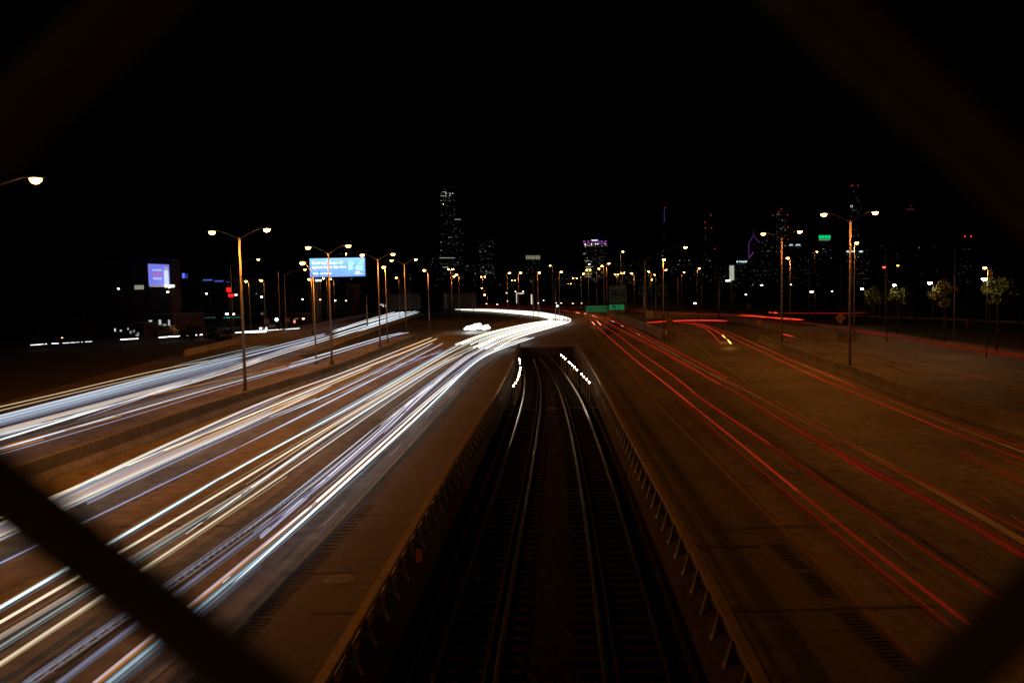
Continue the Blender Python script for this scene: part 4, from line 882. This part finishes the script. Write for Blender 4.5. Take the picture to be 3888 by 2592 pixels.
block('low_building','low depot with a long lit canopy above the bend', 2085, 2175, 1154, 420, 20, BRICK, windows=[(2095,1158,2170,1161,(.9,.85,.7),.6)])
block('low_building','low garage with a red lit wall beside the no entry signs', 1098, 1150, 1196, 215, 12, BRICK, windows=[(1114,1215,1122,1226,(1,.3,.2),1.2),(1118,1208,1132,1210,(.7,.6,.4),.3)])
block('dark_shed','dark wall behind the park fence at right', 3480, 3888, 1110, 190, 20, nmat('shed_sheet',(.03,.03,.03),.9,noise=.2), cols=8, rows=1)
# glowing red sign and station canopy
for x0,y0,x1,y1,lb in ((860,1092,877,1108,'square red lit sign left of the tallest left pole'),(867,1116,888,1127,'smaller red lit sign just beneath the square one')):
    cx, cz, wd, ht = at(x0,y0,x1,y1,200); o = empty('lit_sign', lb, 'lit sign', 'red lit signs', (cx,200,0)); MB().box(0,0,cz,wd*.46,.3,ht).build('letter_box', emis((1,.01,.01),1.6), o).location=(-wd*.26,0,0); MB().box(0,0,cz,wd*.46,.3,ht).build('letter_box', emis((1,.01,.01),1.6), o).location=(wd*.26,0,0)
    MB().tube([(0,.2,0),(0,.2,cz)], .12, 6).build('post', STEELD, o)
o = empty('awning', 'teal lit awning strip beneath the starlike white lamp', 'awning', 'teal awnings', tuple(gy(885,1205,206)*1))
o.location.z = 0; zc = gy(885,1205,206).z
MB().box(0,0,zc,4.5,1.5,.25).build('canopy', nmat('teal_canopy',(.02,.25,.2),.6,emit=.06,ecol=(.1,.9,.7)), o); [MB().tube([(sx,0,0),(sx,0,zc-.1)],.06,6).build('post',STEELD,o) for sx in (-2,2)]
o = empty('awning', 'teal lit awning strip left of the starlike white lamp', 'awning', 'teal awnings', tuple(gy(785,1206,210)*1))
o.location.z = 0; zc = gy(785,1206,210).z
MB().box(0,0,zc,4.0,1.5,.25).build('canopy', MATS['teal_canopy'], o); [MB().tube([(sx,0,0),(sx,0,zc-.1)],.06,6).build('post',STEELD,o) for sx in (-1.8,1.8)]
o = empty('lit_sign', 'round white lit sign on a post beside the grey slim pole', 'lit sign', None, tuple(gy(1050,1213,190))); zc = o.location.z; o.location.z = 0
MB().ball((0,0,zc),.42,.15,.42,12,8).build('disc', emis((.85,.93,1),3), o); MB().tube([(0,.1,0),(0,.1,zc)],.06,6).build('post',STEELD,o)
for x, y, lb in ((1012,1219,'left no entry sign beside the side street'),(1091,1215,'right no entry sign at the grey slim pole')):
    q_ = gy(x,y,170); o = empty('no_entry_sign', lb, 'road sign', 'red no entry signs', (q_.x,170,0))
    MB().box(0,0,q_.z,.9,.03,.9).build('plate', SIGNW, o)
    m = MB(); m.poly([(.42*math.cos(a_*math.pi/10),-.03,q_.z+.42*math.sin(a_*math.pi/10)) for a_ in range(20)]); m.build('red_disc', SRED, o); MB().box(0,-.04,q_.z,.6,.012,.13).build('white_bar', SIGNW, o); MB().tube([(0,.04,0),(0,.04,q_.z)],.04,6).build('post',STEELD,o)
# lit white door frame and bar at the far centre
for segs, lb in (([(1960,1112,1963,1151),(1963,1112,1989,1115)],'glowing white L shaped frame on a far facade'),([(2016,1118,2021,1160)],'glowing white vertical bar right of the L frame')):
    Y=450; x0,y0,x1,y1 = segs[0]; c_ = gy((x0+x1)/2,(y0+y1)/2,Y); o = empty('light_frame', lb, 'facade light', 'white facade light strips', (c_.x,Y,0))
    for s_ in segs:
        cx,cz,wd,ht = at(*s_,Y); MB().box(cx-c_.x,0,cz,wd,.3,ht).build('tube_light', emis((1,.9,.68),.9), o)
    MB().box(1.5,.6,c_.z/2+2,8,.5,c_.z+6).build('facade', BRICK, o)
# right hand tall poster and light
cx, cz, wd, ht = at(2770,1008,2787,1064,260); o = empty('billboard', 'tall pale lit poster left of the second right pole', 'billboard', None, (cx,260,0))
MB().box(0,0,cz,wd,.3,ht).build('poster', nmat('pale_poster',(.4,.4,.35),.6,emit=.42,ecol=(.85,.95,.7),noise=.2), o); MB().box(-wd*.28,-.17,cz-ht*.1,wd*.1,.02,ht*.3).build('red_mark', emis((.8,.25,.2),.4), o); MB().tube([(0,.3,0),(0,.3,cz-ht/2)],.3,8).build('column',STEELD,o)
MB().box(-wd*.95,-.3,cz-ht*.52,wd*.95,.3,.45).build('flood_bar', emis((.95,1,.9),4), o)
# ------------------------------------------------------------------ skyline
GS = 'downtown towers on the skyline'
def tower(label, tiers, Y, dens, seed, bright=1.0, colr=(1,.9,.62), px=5.2, py=4.6, rowbias=.25, cat='tower', crown=None, name='tower', wdpx=2.6, hpx=1.7):
    rn = random.Random(seed); x0, x1, yt = tiers[0]; bright *= .5; c = gy((x0+x1)/2, yt, Y); o = empty(name, label, cat, GS, (c.x, Y, 0))
    mats = [emis(tuple(v for v in colr), .07*bright), emis(colr, .28*bright), emis((.85,.95,1), 1.4*bright)]
    bins = [MB(), MB(), MB()]; k = Y/F
    for ti, (a, b_, yt) in enumerate(tiers):
        h = gy((a+b_)/2, yt, Y).z; wd = (b_-a)*k; cx = gy((a+b_)/2, yt, Y).x - c.x
        dy = -ti*.6
        MB().box(cx, 22+dy, h/2, wd, 44, h).build('shaft', GLASSD if seed % 2 else STONE, o)
        nx = max(1, int((b_-a)/px)); ny = int((1085-yt)/py)
        for j in range(ny):
            rp = dens*(.5+rn.random()) if rn.random() > rowbias*.25 else min(.85, dens*5)
            for i in range(nx):
                if rn.random() < rp:
                    u = rn.random(); bi = 0 if u < .68 else (1 if u < .96 else 2)
                    bins[bi].box(cx-wd/2+(i+.5)*wd/nx, -.3+dy, h-(j+.8)*py*k, wdpx*k, .4, hpx*k)
    for bi, m_ in zip(bins, mats):
        if bi.v: tag(bi.build('lit_windows', m_, o), kind='stuff')
    return o, c, k
def beacons(o, c, Y, pts, colr=(1,.02,.03), s=2.4, r=1.2):
    r = min(r, 1.6)*.85
    for x, y in pts:
        q_ = gy(x, y, Y-1); MB().ball((q_.x-c.x, -1, q_.z), r, r, r, 6, 4).build('beacon', emis(colr, s), o)
o, c, k = tower('tallest dark tower with stepped shoulders and two antennas', [(1672,1725,707),(1700,1756,832),(1668,1756,905)], 3900, .11, 1, px=4.6)
for x in (1682, 1713):
    a, b_ = gy(x,707,3900), gy(x,632,3900); MB().tube([(a.x-c.x,20,a.z),(b_.x-c.x,20,b_.z)], 2.2, 6, r2=.8).build('antenna', STONE, o)
rw = MB()
for (x0,y0,x1) in ((1681,729,1700),(1675,744,1698),(1728,833,1753),(1668,979,1730),(1682,1014,1706)):
    n_ = int((x1-x0)/3.2)
    for i in range(n_):
        q_ = gy(x0+i*3.2, y0, 3896); rw.box(q_.x-c.x, -2.5, q_.z, 2.6*k, .4, 1.6*k)
tag(rw.build('lit_windows', emis((.95,1,.8),.55), o), kind='stuff')
beacons(o, c, 3900, [(1693,735),(1709,735),(1719,734),(1708,743)], (.85,.97,1), 3, 1.6); beacons(o, c, 3900, [(1683,775)], (.8,.95,1), 8, 1.7)
tower('mid height tower with lit top rows right of the tallest one', [(1814,1877,908)], 3500, .28, 4, .8)
o, c, k = tower('short tower with a pale columned crown near the centre', [(1996,2052,968)], 3400, .2, 6, .8)
cw = MB()
for i in range(9):
    q_ = gy(1999+i*6.2, 977, 3396); cw.box(q_.x-c.x, -2, q_.z, 2.4*k, 1, 14*k)
tag(cw.build('lit_crown_columns', emis((.7,.72,.45),.5), o), kind='stuff')
o, c, k = tower('tower with a purple lit crown and a white and blue name sign', [(2215,2305,915)], 3300, .32, 8, .9)
pw = MB()
for x in (2218,2234,2285,2300): q_ = gy(x,916,3296); pw.box(q_.x-c.x,-2,q_.z,7*k,1,5*k)
for x in range(2220,2306,13): q_ = gy(x,923.5,3296); pw.box(q_.x-c.x,-2,q_.z,9*k,1,3*k)
pw.build('crown_light', emis((.55,.08,.6),.55), o)
q_ = gy(2256,912.5,3294); text('CHASE', 6.6*k, emis((.9,1,1),2.4), o, (q_.x-c.x,-3,q_.z), STAND, ext_=.5); MB().tube([(q_.x-c.x+13.5*k,-3,q_.z),(q_.x-c.x+13.5*k,-2,q_.z)], 3.3*k, 8).build('sign_emblem', emis((.12,.12,1),2), o)
beacons(o, c, 3300, [(2222,928),(2246,927),(2262,926.5),(2270,926),(2297,925),(2235,1003.5),(2240,1003)], (.85,.97,1), 6, 2.0)
cw = MB()
for (x0,y,x1) in ((2220,932,2252),(2216,963,2226),(2222,990,2242),(2224,1014,2250),(2222,1030,2250),(2222,1040,2250),(2222,1050,2248)):
    for i in range(int((x1-x0)/3)): q_ = gy(x0+i*3,y,3296); cw.box(q_.x-c.x,-2,q_.z,2.3*k,1,2*k)
tag(cw.build('lit_windows', emis((1,.85,.55),.5), o), kind='stuff')
o, c, k = tower('wide low office block right of the purple crowned tower', [(2332,2418,997)], 2600, .3, 10, .6, colr=(.9,.9,.45), px=4, py=6)
o, c, k = tower('slim tower with a blue lit spire', [(2518,2534,843),(2506,2545,925)], 4300, .06, 11, .6)
a, b_ = gy(2525,843,4300), gy(2525,791,4300); MB().tube([(a.x-c.x,20,a.z),(b_.x-c.x,20,b_.z)], 2.6, 6, r2=1.2).build('spire', emis((.06,.07,.45),.35), o); beacons(o,c,4300,[(2525,789)],r=1.6)
o, c, k = tower('dark tower with three red beacons right of the starlike lamp', [(2676,2706,866),(2660,2724,940)], 4000, .07, 12, .8); beacons(o,c,4000,[(2677,844),(2678,865),(2702,865),(2699,817),(2714,944)],r=1.7)
a, b_ = gy(2699,866,4000), gy(2699,818,4000); MB().tube([(a.x-c.x,20,a.z),(b_.x-c.x,20,b_.z)], 1.5, 6).build('antenna', STONE, o)
tower('apartment block with neat columns of lit windows', [(2614,2722,1008)], 1500, .3, 14, .8, px=14, py=7.2, colr=(.9,.95,.6), wdpx=2.6, hpx=2.2)
o, c, k = tower('tower with a purple outlined diamond roof', [(2844,2882,924)], 3700, .08, 15, .5)
pl = [gy(2844,988,3696),gy(2843,924,3696),gy(2861,893,3696),gy(2884,922,3696)]; ofs = Vector((c.x,3700,0))
MB().tube([p_-ofs for p_ in pl], 1.1, 6).build('neon_outline', emis((.32,.06,.5),.42), o); MB().tube([gy(2861,893,3696)-ofs, gy(2860,880,3696)-ofs], .9, 6).build('neon_spire', emis((.32,.06,.5),.35), o)
MB().tube([gy(2848,976,3696)-ofs, gy(2861,957,3696)-ofs], 2.6, 6).build('neon_diagonal', emis((.32,.06,.4),.3), o)
mm = MB(); A_,B_,C_ = gy(2844,924,3700)-ofs,gy(2882,924,3700)-ofs,gy(2861,895,3700)-ofs
mm.v = [tuple(A_),tuple(B_),tuple(C_),tuple(A_+Vector((0,44,0))),tuple(B_+Vector((0,44,0))),tuple(C_+Vector((0,44,0)))]; mm.f=[(0,1,2),(5,4,3),(0,2,5,3),(1,4,5,2),(0,3,4,1)]; mm.build('roof', STONE, o)
o, c, k = tower('lower office block with a white name sign beside the diamond roof', [(2794,2846,985)], 3500, .12, 16, .8)
q_ = gy(2822,993,3494); text('Prudential', 7.5*k, emis((.75,.92,1),2.0), o, (q_.x-c.x,-4,q_.z), STAND, ext_=.5, sx=.95); MB().box(q_.x-c.x-22*k,-4,q_.z,5*k,1,5*k).build('sign_emblem', emis((.5,.8,1),1.6), o)
tower('block with vertical light slits behind the diamond roof', [(2886,2936,903)], 3900, .16, 17, .9)
o, c, k = tower('very tall slim tower left of the second right lamp pole', [(2945,2984,800)], 4200, .3, 18, .8, px=5); beacons(o,c,4200,[(2967,793),(2958,804),(2935,818),(2990,816),(2992,863),(2992,908)],r=1.8)
o, c, k = tower('broad dark block topped by two white glowing wedges', [(2993,3045,934)], 3600, .12, 19, .9)
for x0,x1 in ((2996,3012),(3020,3041)):
    q0,q1 = gy(x0,933,3594),gy(x1,933,3594); zt = gy(x0,927,3594).z; mm = MB(); mm.v=[(q0.x-c.x,-6,q0.z),(q1.x-c.x,-6,q0.z),(q1.x-c.x-4*k,-6,zt),(q0.x-c.x+4*k,-6,zt)]; mm.v += [(x_,y_+3,z_) for x_,y_,z_ in mm.v]; mm.f=[(0,1,2,3),(7,6,5,4),(0,4,5,1),(1,5,6,2),(2,6,7,3),(3,7,4,0)]; mm.build('glowing_wedge', emis((.6,.78,.95),.7), o)
o, c, k = tower('block with bright green lit roof panels', [(3106,3156,890)], 3300, .12, 20, .8)
for i in range(4): q_ = gy(3115+i*11.4,900,3294); MB().box(q_.x-c.x,-4,q_.z,9.6*k,1,13*k).build('green_panel', emis((0,.85,.22),.75), o)
cw = MB()
for i in range(7): q_ = gy(3113+i*6,911,3294); cw.box(q_.x-c.x,-4,q_.z,3*k,1,3*k)
tag(cw.build('lit_windows', emis((.9,.85,.6),.5), o), kind='stuff')
o, c, k = tower('tallest tower on the right, behind the nearest right lamp pole', [(3222,3272,706)], 4200, .08, 21, .9, px=8); beacons(o,c,4200,[(3232,706),(3237,704),(3257,704)],r=1.8); beacons(o,c,4200,[(3230,781),(3236,781),(3230,786),(3236,786)],(1,.95,.85),3,1.3)
o, c, k = tower('low hall with a bright white roof band right of the near lamp pole', [(3212,3300,948)], 2200, .1, 22, .8)
for x0,x1 in ((3216,3245),(3264,3277)): q0,q1 = gy(x0,955,2194),gy(x1,952,2194); MB().box((q0.x+q1.x)/2-c.x,-4,q0.z,abs(q1.x-q0.x),1,4.5*k).build('lit_band', emis((.85,1,.95),1.1), o)
o, c, k = tower('dim tower with a dark magenta crown', [(3438,3474,792)], 4300, .03, 23, .5)
q_ = gy(3456,795,4294); MB().box(q_.x-c.x,-4,q_.z,30*k,1,5*k).build('crown_light', emis((.3,.02,.12),.18), o)
beacons(o,c,4300,[(3461,783)],s=2)
o, c, k = tower('dim tower with two red beacons at the far right', [(3640,3702,900)], 3000, .05, 24, .8); beacons(o,c,3000,[(3664,897),(3687,897)],s=6,r=1.9)
names = ['left of the blue billboard','behind the blue billboard','right of the blue billboard','between the left lamp poles','left of the tallest dark tower','at the foot of the tallest dark tower','between the tallest tower and its neighbour','under the mid height tower','right of the mid height tower','left of the short crowned tower','right of the short crowned tower','left of the purple crowned tower','under the purple crowned tower','left of the exit sign','above the exit sign','left of the blue spire','under the blue spire','right of the blue spire','left of the tall pale poster','behind the tall pale poster','left of the second right pole','behind the second right pole','under the two white wedges','under the green roof panels','left of the nearest right pole','right of the nearest right pole','far right of the nearest pole','behind the dim unlit poles']
xs = [(1235,1290,1045),(1270,1345,955),(1330,1400,1075),(1490,1560,1040),(1622,1664,975),(1660,1740,1020),(1755,1812,1000),(1800,1900,1045),(1880,1960,1050),(1955,2010,1040),(2040,2110,1015),(2110,2215,1025),(2200,2290,1068),(2290,2345,1050),(2370,2440,1010),(2430,2500,990),(2490,2570,1000),(2560,2625,985),(2720,2770,1010),(2785,2850,1020),(2850,2930,1000),(2930,2990,960),(2985,3060,955),(3060,3120,940),(3120,3210,950),(3290,3360,920),(3360,3460,895),(3470,3560,930)]
for i, ((a, b_, yt), nm) in enumerate(zip(xs, names)):
    dm = .8 if i < 22 else .5
    tower('sparsely lit office block '+nm, [(a, b_, yt)], 2300+60*(i % 9), .085 if i < 24 else .03, 40+i, dm, px=5.6, py=5, name='office_block', cat='office block')
# ------------------------------------------------------------------ trees, fence, vehicles, far side
def tree(label, px, py, wpx, hpx, Y, leaf, seed, dens=520, light=None, cat='tree', gr='trees beyond the outer road'):
    rn = random.Random(seed); c = gy(px, py, Y); k = Y/F; rx, rz_ = wpx/2*k, hpx/2*k
    o = empty('tree', label, cat, gr, (c.x, Y, 0)); cr = MB(); lobes = []
    for i in range(14):
        an = rn.random()*6.28; rr_ = rn.random()**.5*.8; hz_ = rn.uniform(-.8,.8); lobes.append((rx*rr_*math.cos(an)*(1-.4*abs(hz_)), rx*.6*rr_*math.sin(an), c.z+rz_*hz_, rn.uniform(.18,.42)))
    for i in range(dens):
        lx, ly, lz, lr = rn.choice(lobes); v = Vector((rn.gauss(0,1), rn.gauss(0,1), rn.gauss(0,1))).normalized()*rn.uniform(.55,1.05)
        p_ = Vector((lx+v.x*rx*lr, ly+v.y*rx*.8*lr, lz+v.z*rz_*lr)); s_ = rx*rn.uniform(.05,.13)
        a_ = Vector((rn.gauss(0,1), rn.gauss(0,1), rn.gauss(0,1))).normalized()*s_; b2 = a_.cross(Vector((rn.gauss(0,1), rn.gauss(0,1), rn.gauss(0,1)))).normalized()*s_
        cr.quad(p_-a_, p_-b2*.6, p_+a_, p_+b2*.6)
    cr.build('crown', leaf, o)
    MB().tube([(0,0,0),(rx*.05,0,c.z*.5),(0,0,max(.5,c.z-rz_*.1))], max(.1,rx*.08), 7, r2=max(.04,rx*.03)).build('trunk', BARK, o)
    for i in range(4):
        lx, ly, lz, lr = lobes[i]; MB().tube([(0,0,max(.4,c.z-rz_*.5)),(lx*.5,ly*.5,(c.z-rz_*.5+lz)/2),(lx,ly,lz)], max(.04,rx*.03), 5, r2=.02).build('limb', BARK, o)
    return o
tree('first lit tree right of the nearest right pole', 3316,1124,78,84,151.5,LEAF,1,1300)
tree('second lit tree beside the dim unlit pole', 3412,1120,76,80,126.5,LEAF,2,1300)
tree('third lit tree with yellowing leaves at right', 3586,1112,116,98,106.5,LEAFO,3,1600)
tree('rightmost lit tree with a bright yellow green top', 3786,1112,150,112,87,LEAF,4,2200)
tree('small leaf clump lit orange at far right', 3762,1030,34,30,101,LEAFO,5,300)
tree('small lit tree above the yellow diamond sign', 2836,1124,30,26,232,LEAF,6,300)
tree('dim tree left of the yellow diamond sign', 2790,1132,44,34,240,LEAF,7,400)
tree('dim tree behind the second right lamp pole', 3125,1140,46,60,200,LEAFO,8,500)
tree('dim tree lit beneath the starlike white lamp at left', 872,1222,60,60,210,LEAFO,9,500, gr='trees by the side street')
for i,(x,y,w_,h_,Y,lb) in enumerate(((120,1255,90,120,150,'dark tree at the far left edge behind the street'),(330,1260,110,110,140,'dark tree between the broken side street trails'),(720,1262,110,60,150,'dark round shrub before the thick white trail'),(830,1272,110,60,145,'dark wide shrub left of the tallest left pole'),
    (3000,1130,110,90,240,'dark tree behind the second right pole'),(3060,1150,80,70,230,'dark tree left of the starlike white lamp'),(3220,1140,90,90,210,'dark tree behind the nearest right pole'),(3480,1130,110,110,170,'dark tree between the second and third lit trees'),(3680,1130,100,110,150,'dark tree left of the rightmost lit tree'),(3870,1120,100,120,140,'dark tree cut by the right picture edge'),(2700,1140,90,60,260,'dark tree beneath the tall pale poster'),(1290,1165,90,50,250,'dark shrub row behind the second left pole'))):
    tree(lb, x, y, w_, h_, Y, GRASSM, 30+i, 700, gr='dark trees around the expressway')
# park fence on the right
fp = [gz(x, y) for x, y in ((3180,1196),(3330,1206),(3520,1212),(3700,1220),(3888,1228))]; fp = ext(fp, 0, 15)
o = empty('park_fence', 'dim mesh fence with thin posts beyond the outermost road', 'fence')
MB().sweep([Vector(p_) for p_ in fp], [(-.15,0),(.15,0),(.15,.45),(-.15,.45)]).build('kerb_wall', CONC, o)
fs = resample(fp, 3.0); src = None
for p_ in fs:
    if src is None: src = MB().tube([(0,0,.4),(0,0,3.0)], .04, 6).build('post', POLE, o); src.location = p_
    else: inst(src, o, p_)
MB().tube([p_+Vector((0,0,3.0)) for p_ in fp], .03, 5).build('top_rail', POLE, o); MB().tube([p_+Vector((0,0,1.6)) for p_ in fp], .015, 5).build('middle_wire', POLE, o)
q_ = gz(3675,1242); o = empty('utility_cabinet', 'small brown utility cabinet on the verge before the park fence', 'cabinet', None, (q_.x,q_.y,0)); MB().box(0,0,.7,.6,.5,1.4,tx=.8,ty=.9).build('body', nmat('cabinet_brown',(.16,.07,.04),.7,noise=.2), o); MB().box(0,0,1.43,.66,.56,.06).build('lid', STEELD, o)
# vehicles
def car(label, px, py, ang, mat, van=False, light=True):
    p_ = gz(px, py); o = empty('parked_van' if van else 'car', label, 'van' if van else 'car', None, (p_.x, p_.y, .02), R(ang))
    L_, W_ = (5.4, 1.95) if van else (4.5, 1.8)
    prof = [(-.5,.25),(-.5,.95),(-.46,2.0),(.30,2.05),(.38,1.25),(.5,1.0),(.5,.25)] if van else [(-.5,.3),(-.5,.85),(-.42,.95),(-.30,1.42),(.08,1.45),(.24,.98),(.48,.82),(.5,.3)]
    m = MB(); n_ = len(prof)
    for s_ in (-1, 1):
        for a, b_ in prof: m.v.append((a*L_, s_*W_/2*(.86 if b_ > 1.2 else 1), b_))
    m.f = [tuple(range(n_))[::-1], tuple(range(n_, 2*n_))]+[(i, (i+1) % n_, (i+1) % n_+n_, i+n_) for i in range(n_)]; bd = m.build('body', mat, o)
    for s_ in (-1, 1):
        MB().box(-.08*L_, s_*(W_/2*.94), 1.2 if not van else 1.5, L_*.36, .06, .34).build('side_window', GLS, o)
        for f_ in (-.31, .31):
            w_ = MB().tube([(f_*L_, s_*(W_/2-.12), .33), (f_*L_, s_*(W_/2+.02), .33)], .33, 14).build('wheel', TYRE, o); MB().tube([(f_*L_, s_*(W_/2+.0), .33), (f_*L_, s_*(W_/2+.03), .33)], .18, 10).build('rim', RIM, w_)
        MB().box(.5*L_, s_*W_*.36, .68, .08, .34, .18).build('headlight', emis((.9,.95,1), 40) if light else SIGNW, o)
        MB().box(-.5*L_, s_*W_*.38, .8, .06, .26, .2).build('tail_light', SRED, o)
    MB().box(.17*L_ if not van else .345*L_, 0, 1.22 if not van else 1.6, .06, W_*.8, .36).build('windscreen', GLS, o)
car('car with bright headlights waiting on the side street by the no entry signs', 1018, 1256, -100, PAINT)
car('cream van parked behind the side street trail under the violet billboard', 628, 1274, -15, VANP, True, False)
# ------------------------------------------------------------------ overpass we stand on and its chain link fence
o = empty('overpass', 'concrete overpass with low parapet that the camera stands on', 'bridge')
MB().box(0, -5.2, H-2.1, 90, 10.6, .9).build('deck', CONC, o); MB().box(0, .17, H-1.25, 90, .16, 1.0).build('parapet', CONC, o)
for x in (-38, 38): MB().box(x, -5.2, (H-2.6)/2, 1.2, 8, H-2.6).build('pier', CONC, o)
D = 0.042; sD = W0/2352
cpx = lambda x, y: gy(x*sD, y*sD, D)
Lf, Rf, Tf, Bf = cpx(-432,662), cpx(2893,834), cpx(1047,-642), cpx(1415,2333)
A = (Rf-Lf)/2; B = (Bf-Tf)/2; C0 = (Lf+Rf+Tf+Bf)/4
o = empty('chain_link_fence', 'out of focus chain link fence right in front of the camera', 'fence', None, tuple(C0))
src = None; wr_ = .00155
for par in (0, 1):
    m = MB(); pts = []
    for j in range(-17, 18):
        i = 0 if (par+j) % 2 else 1
        pts.append(A*i + B*j + Vector((0, (.0012 if i else -.0012), 0)))
    dense = []
    for a, b_ in zip(pts, pts[1:]): dense += [a.lerp(b_, t_) for t_ in (0, .06, .5, .94)]
    dense.append(pts[-1]); m.tube(dense, wr_, 8)
    w_ = m.build('wire', WIRE, o, True); w_.location = A*par
    for kk in range(-10, 11):
        if kk: inst(w_, o, A*(par+2*kk))
for s_ in (-1, 1): MB().tube([A*(22*s_)+B*17-Vector((0,0,.2)), A*(22*s_)+B*-17], .024, 10).build('post', POLE, o)
MB().tube([A*-22+B*-17.3, A*22+B*-17.3], .02, 10).build('top_rail', POLE, o)
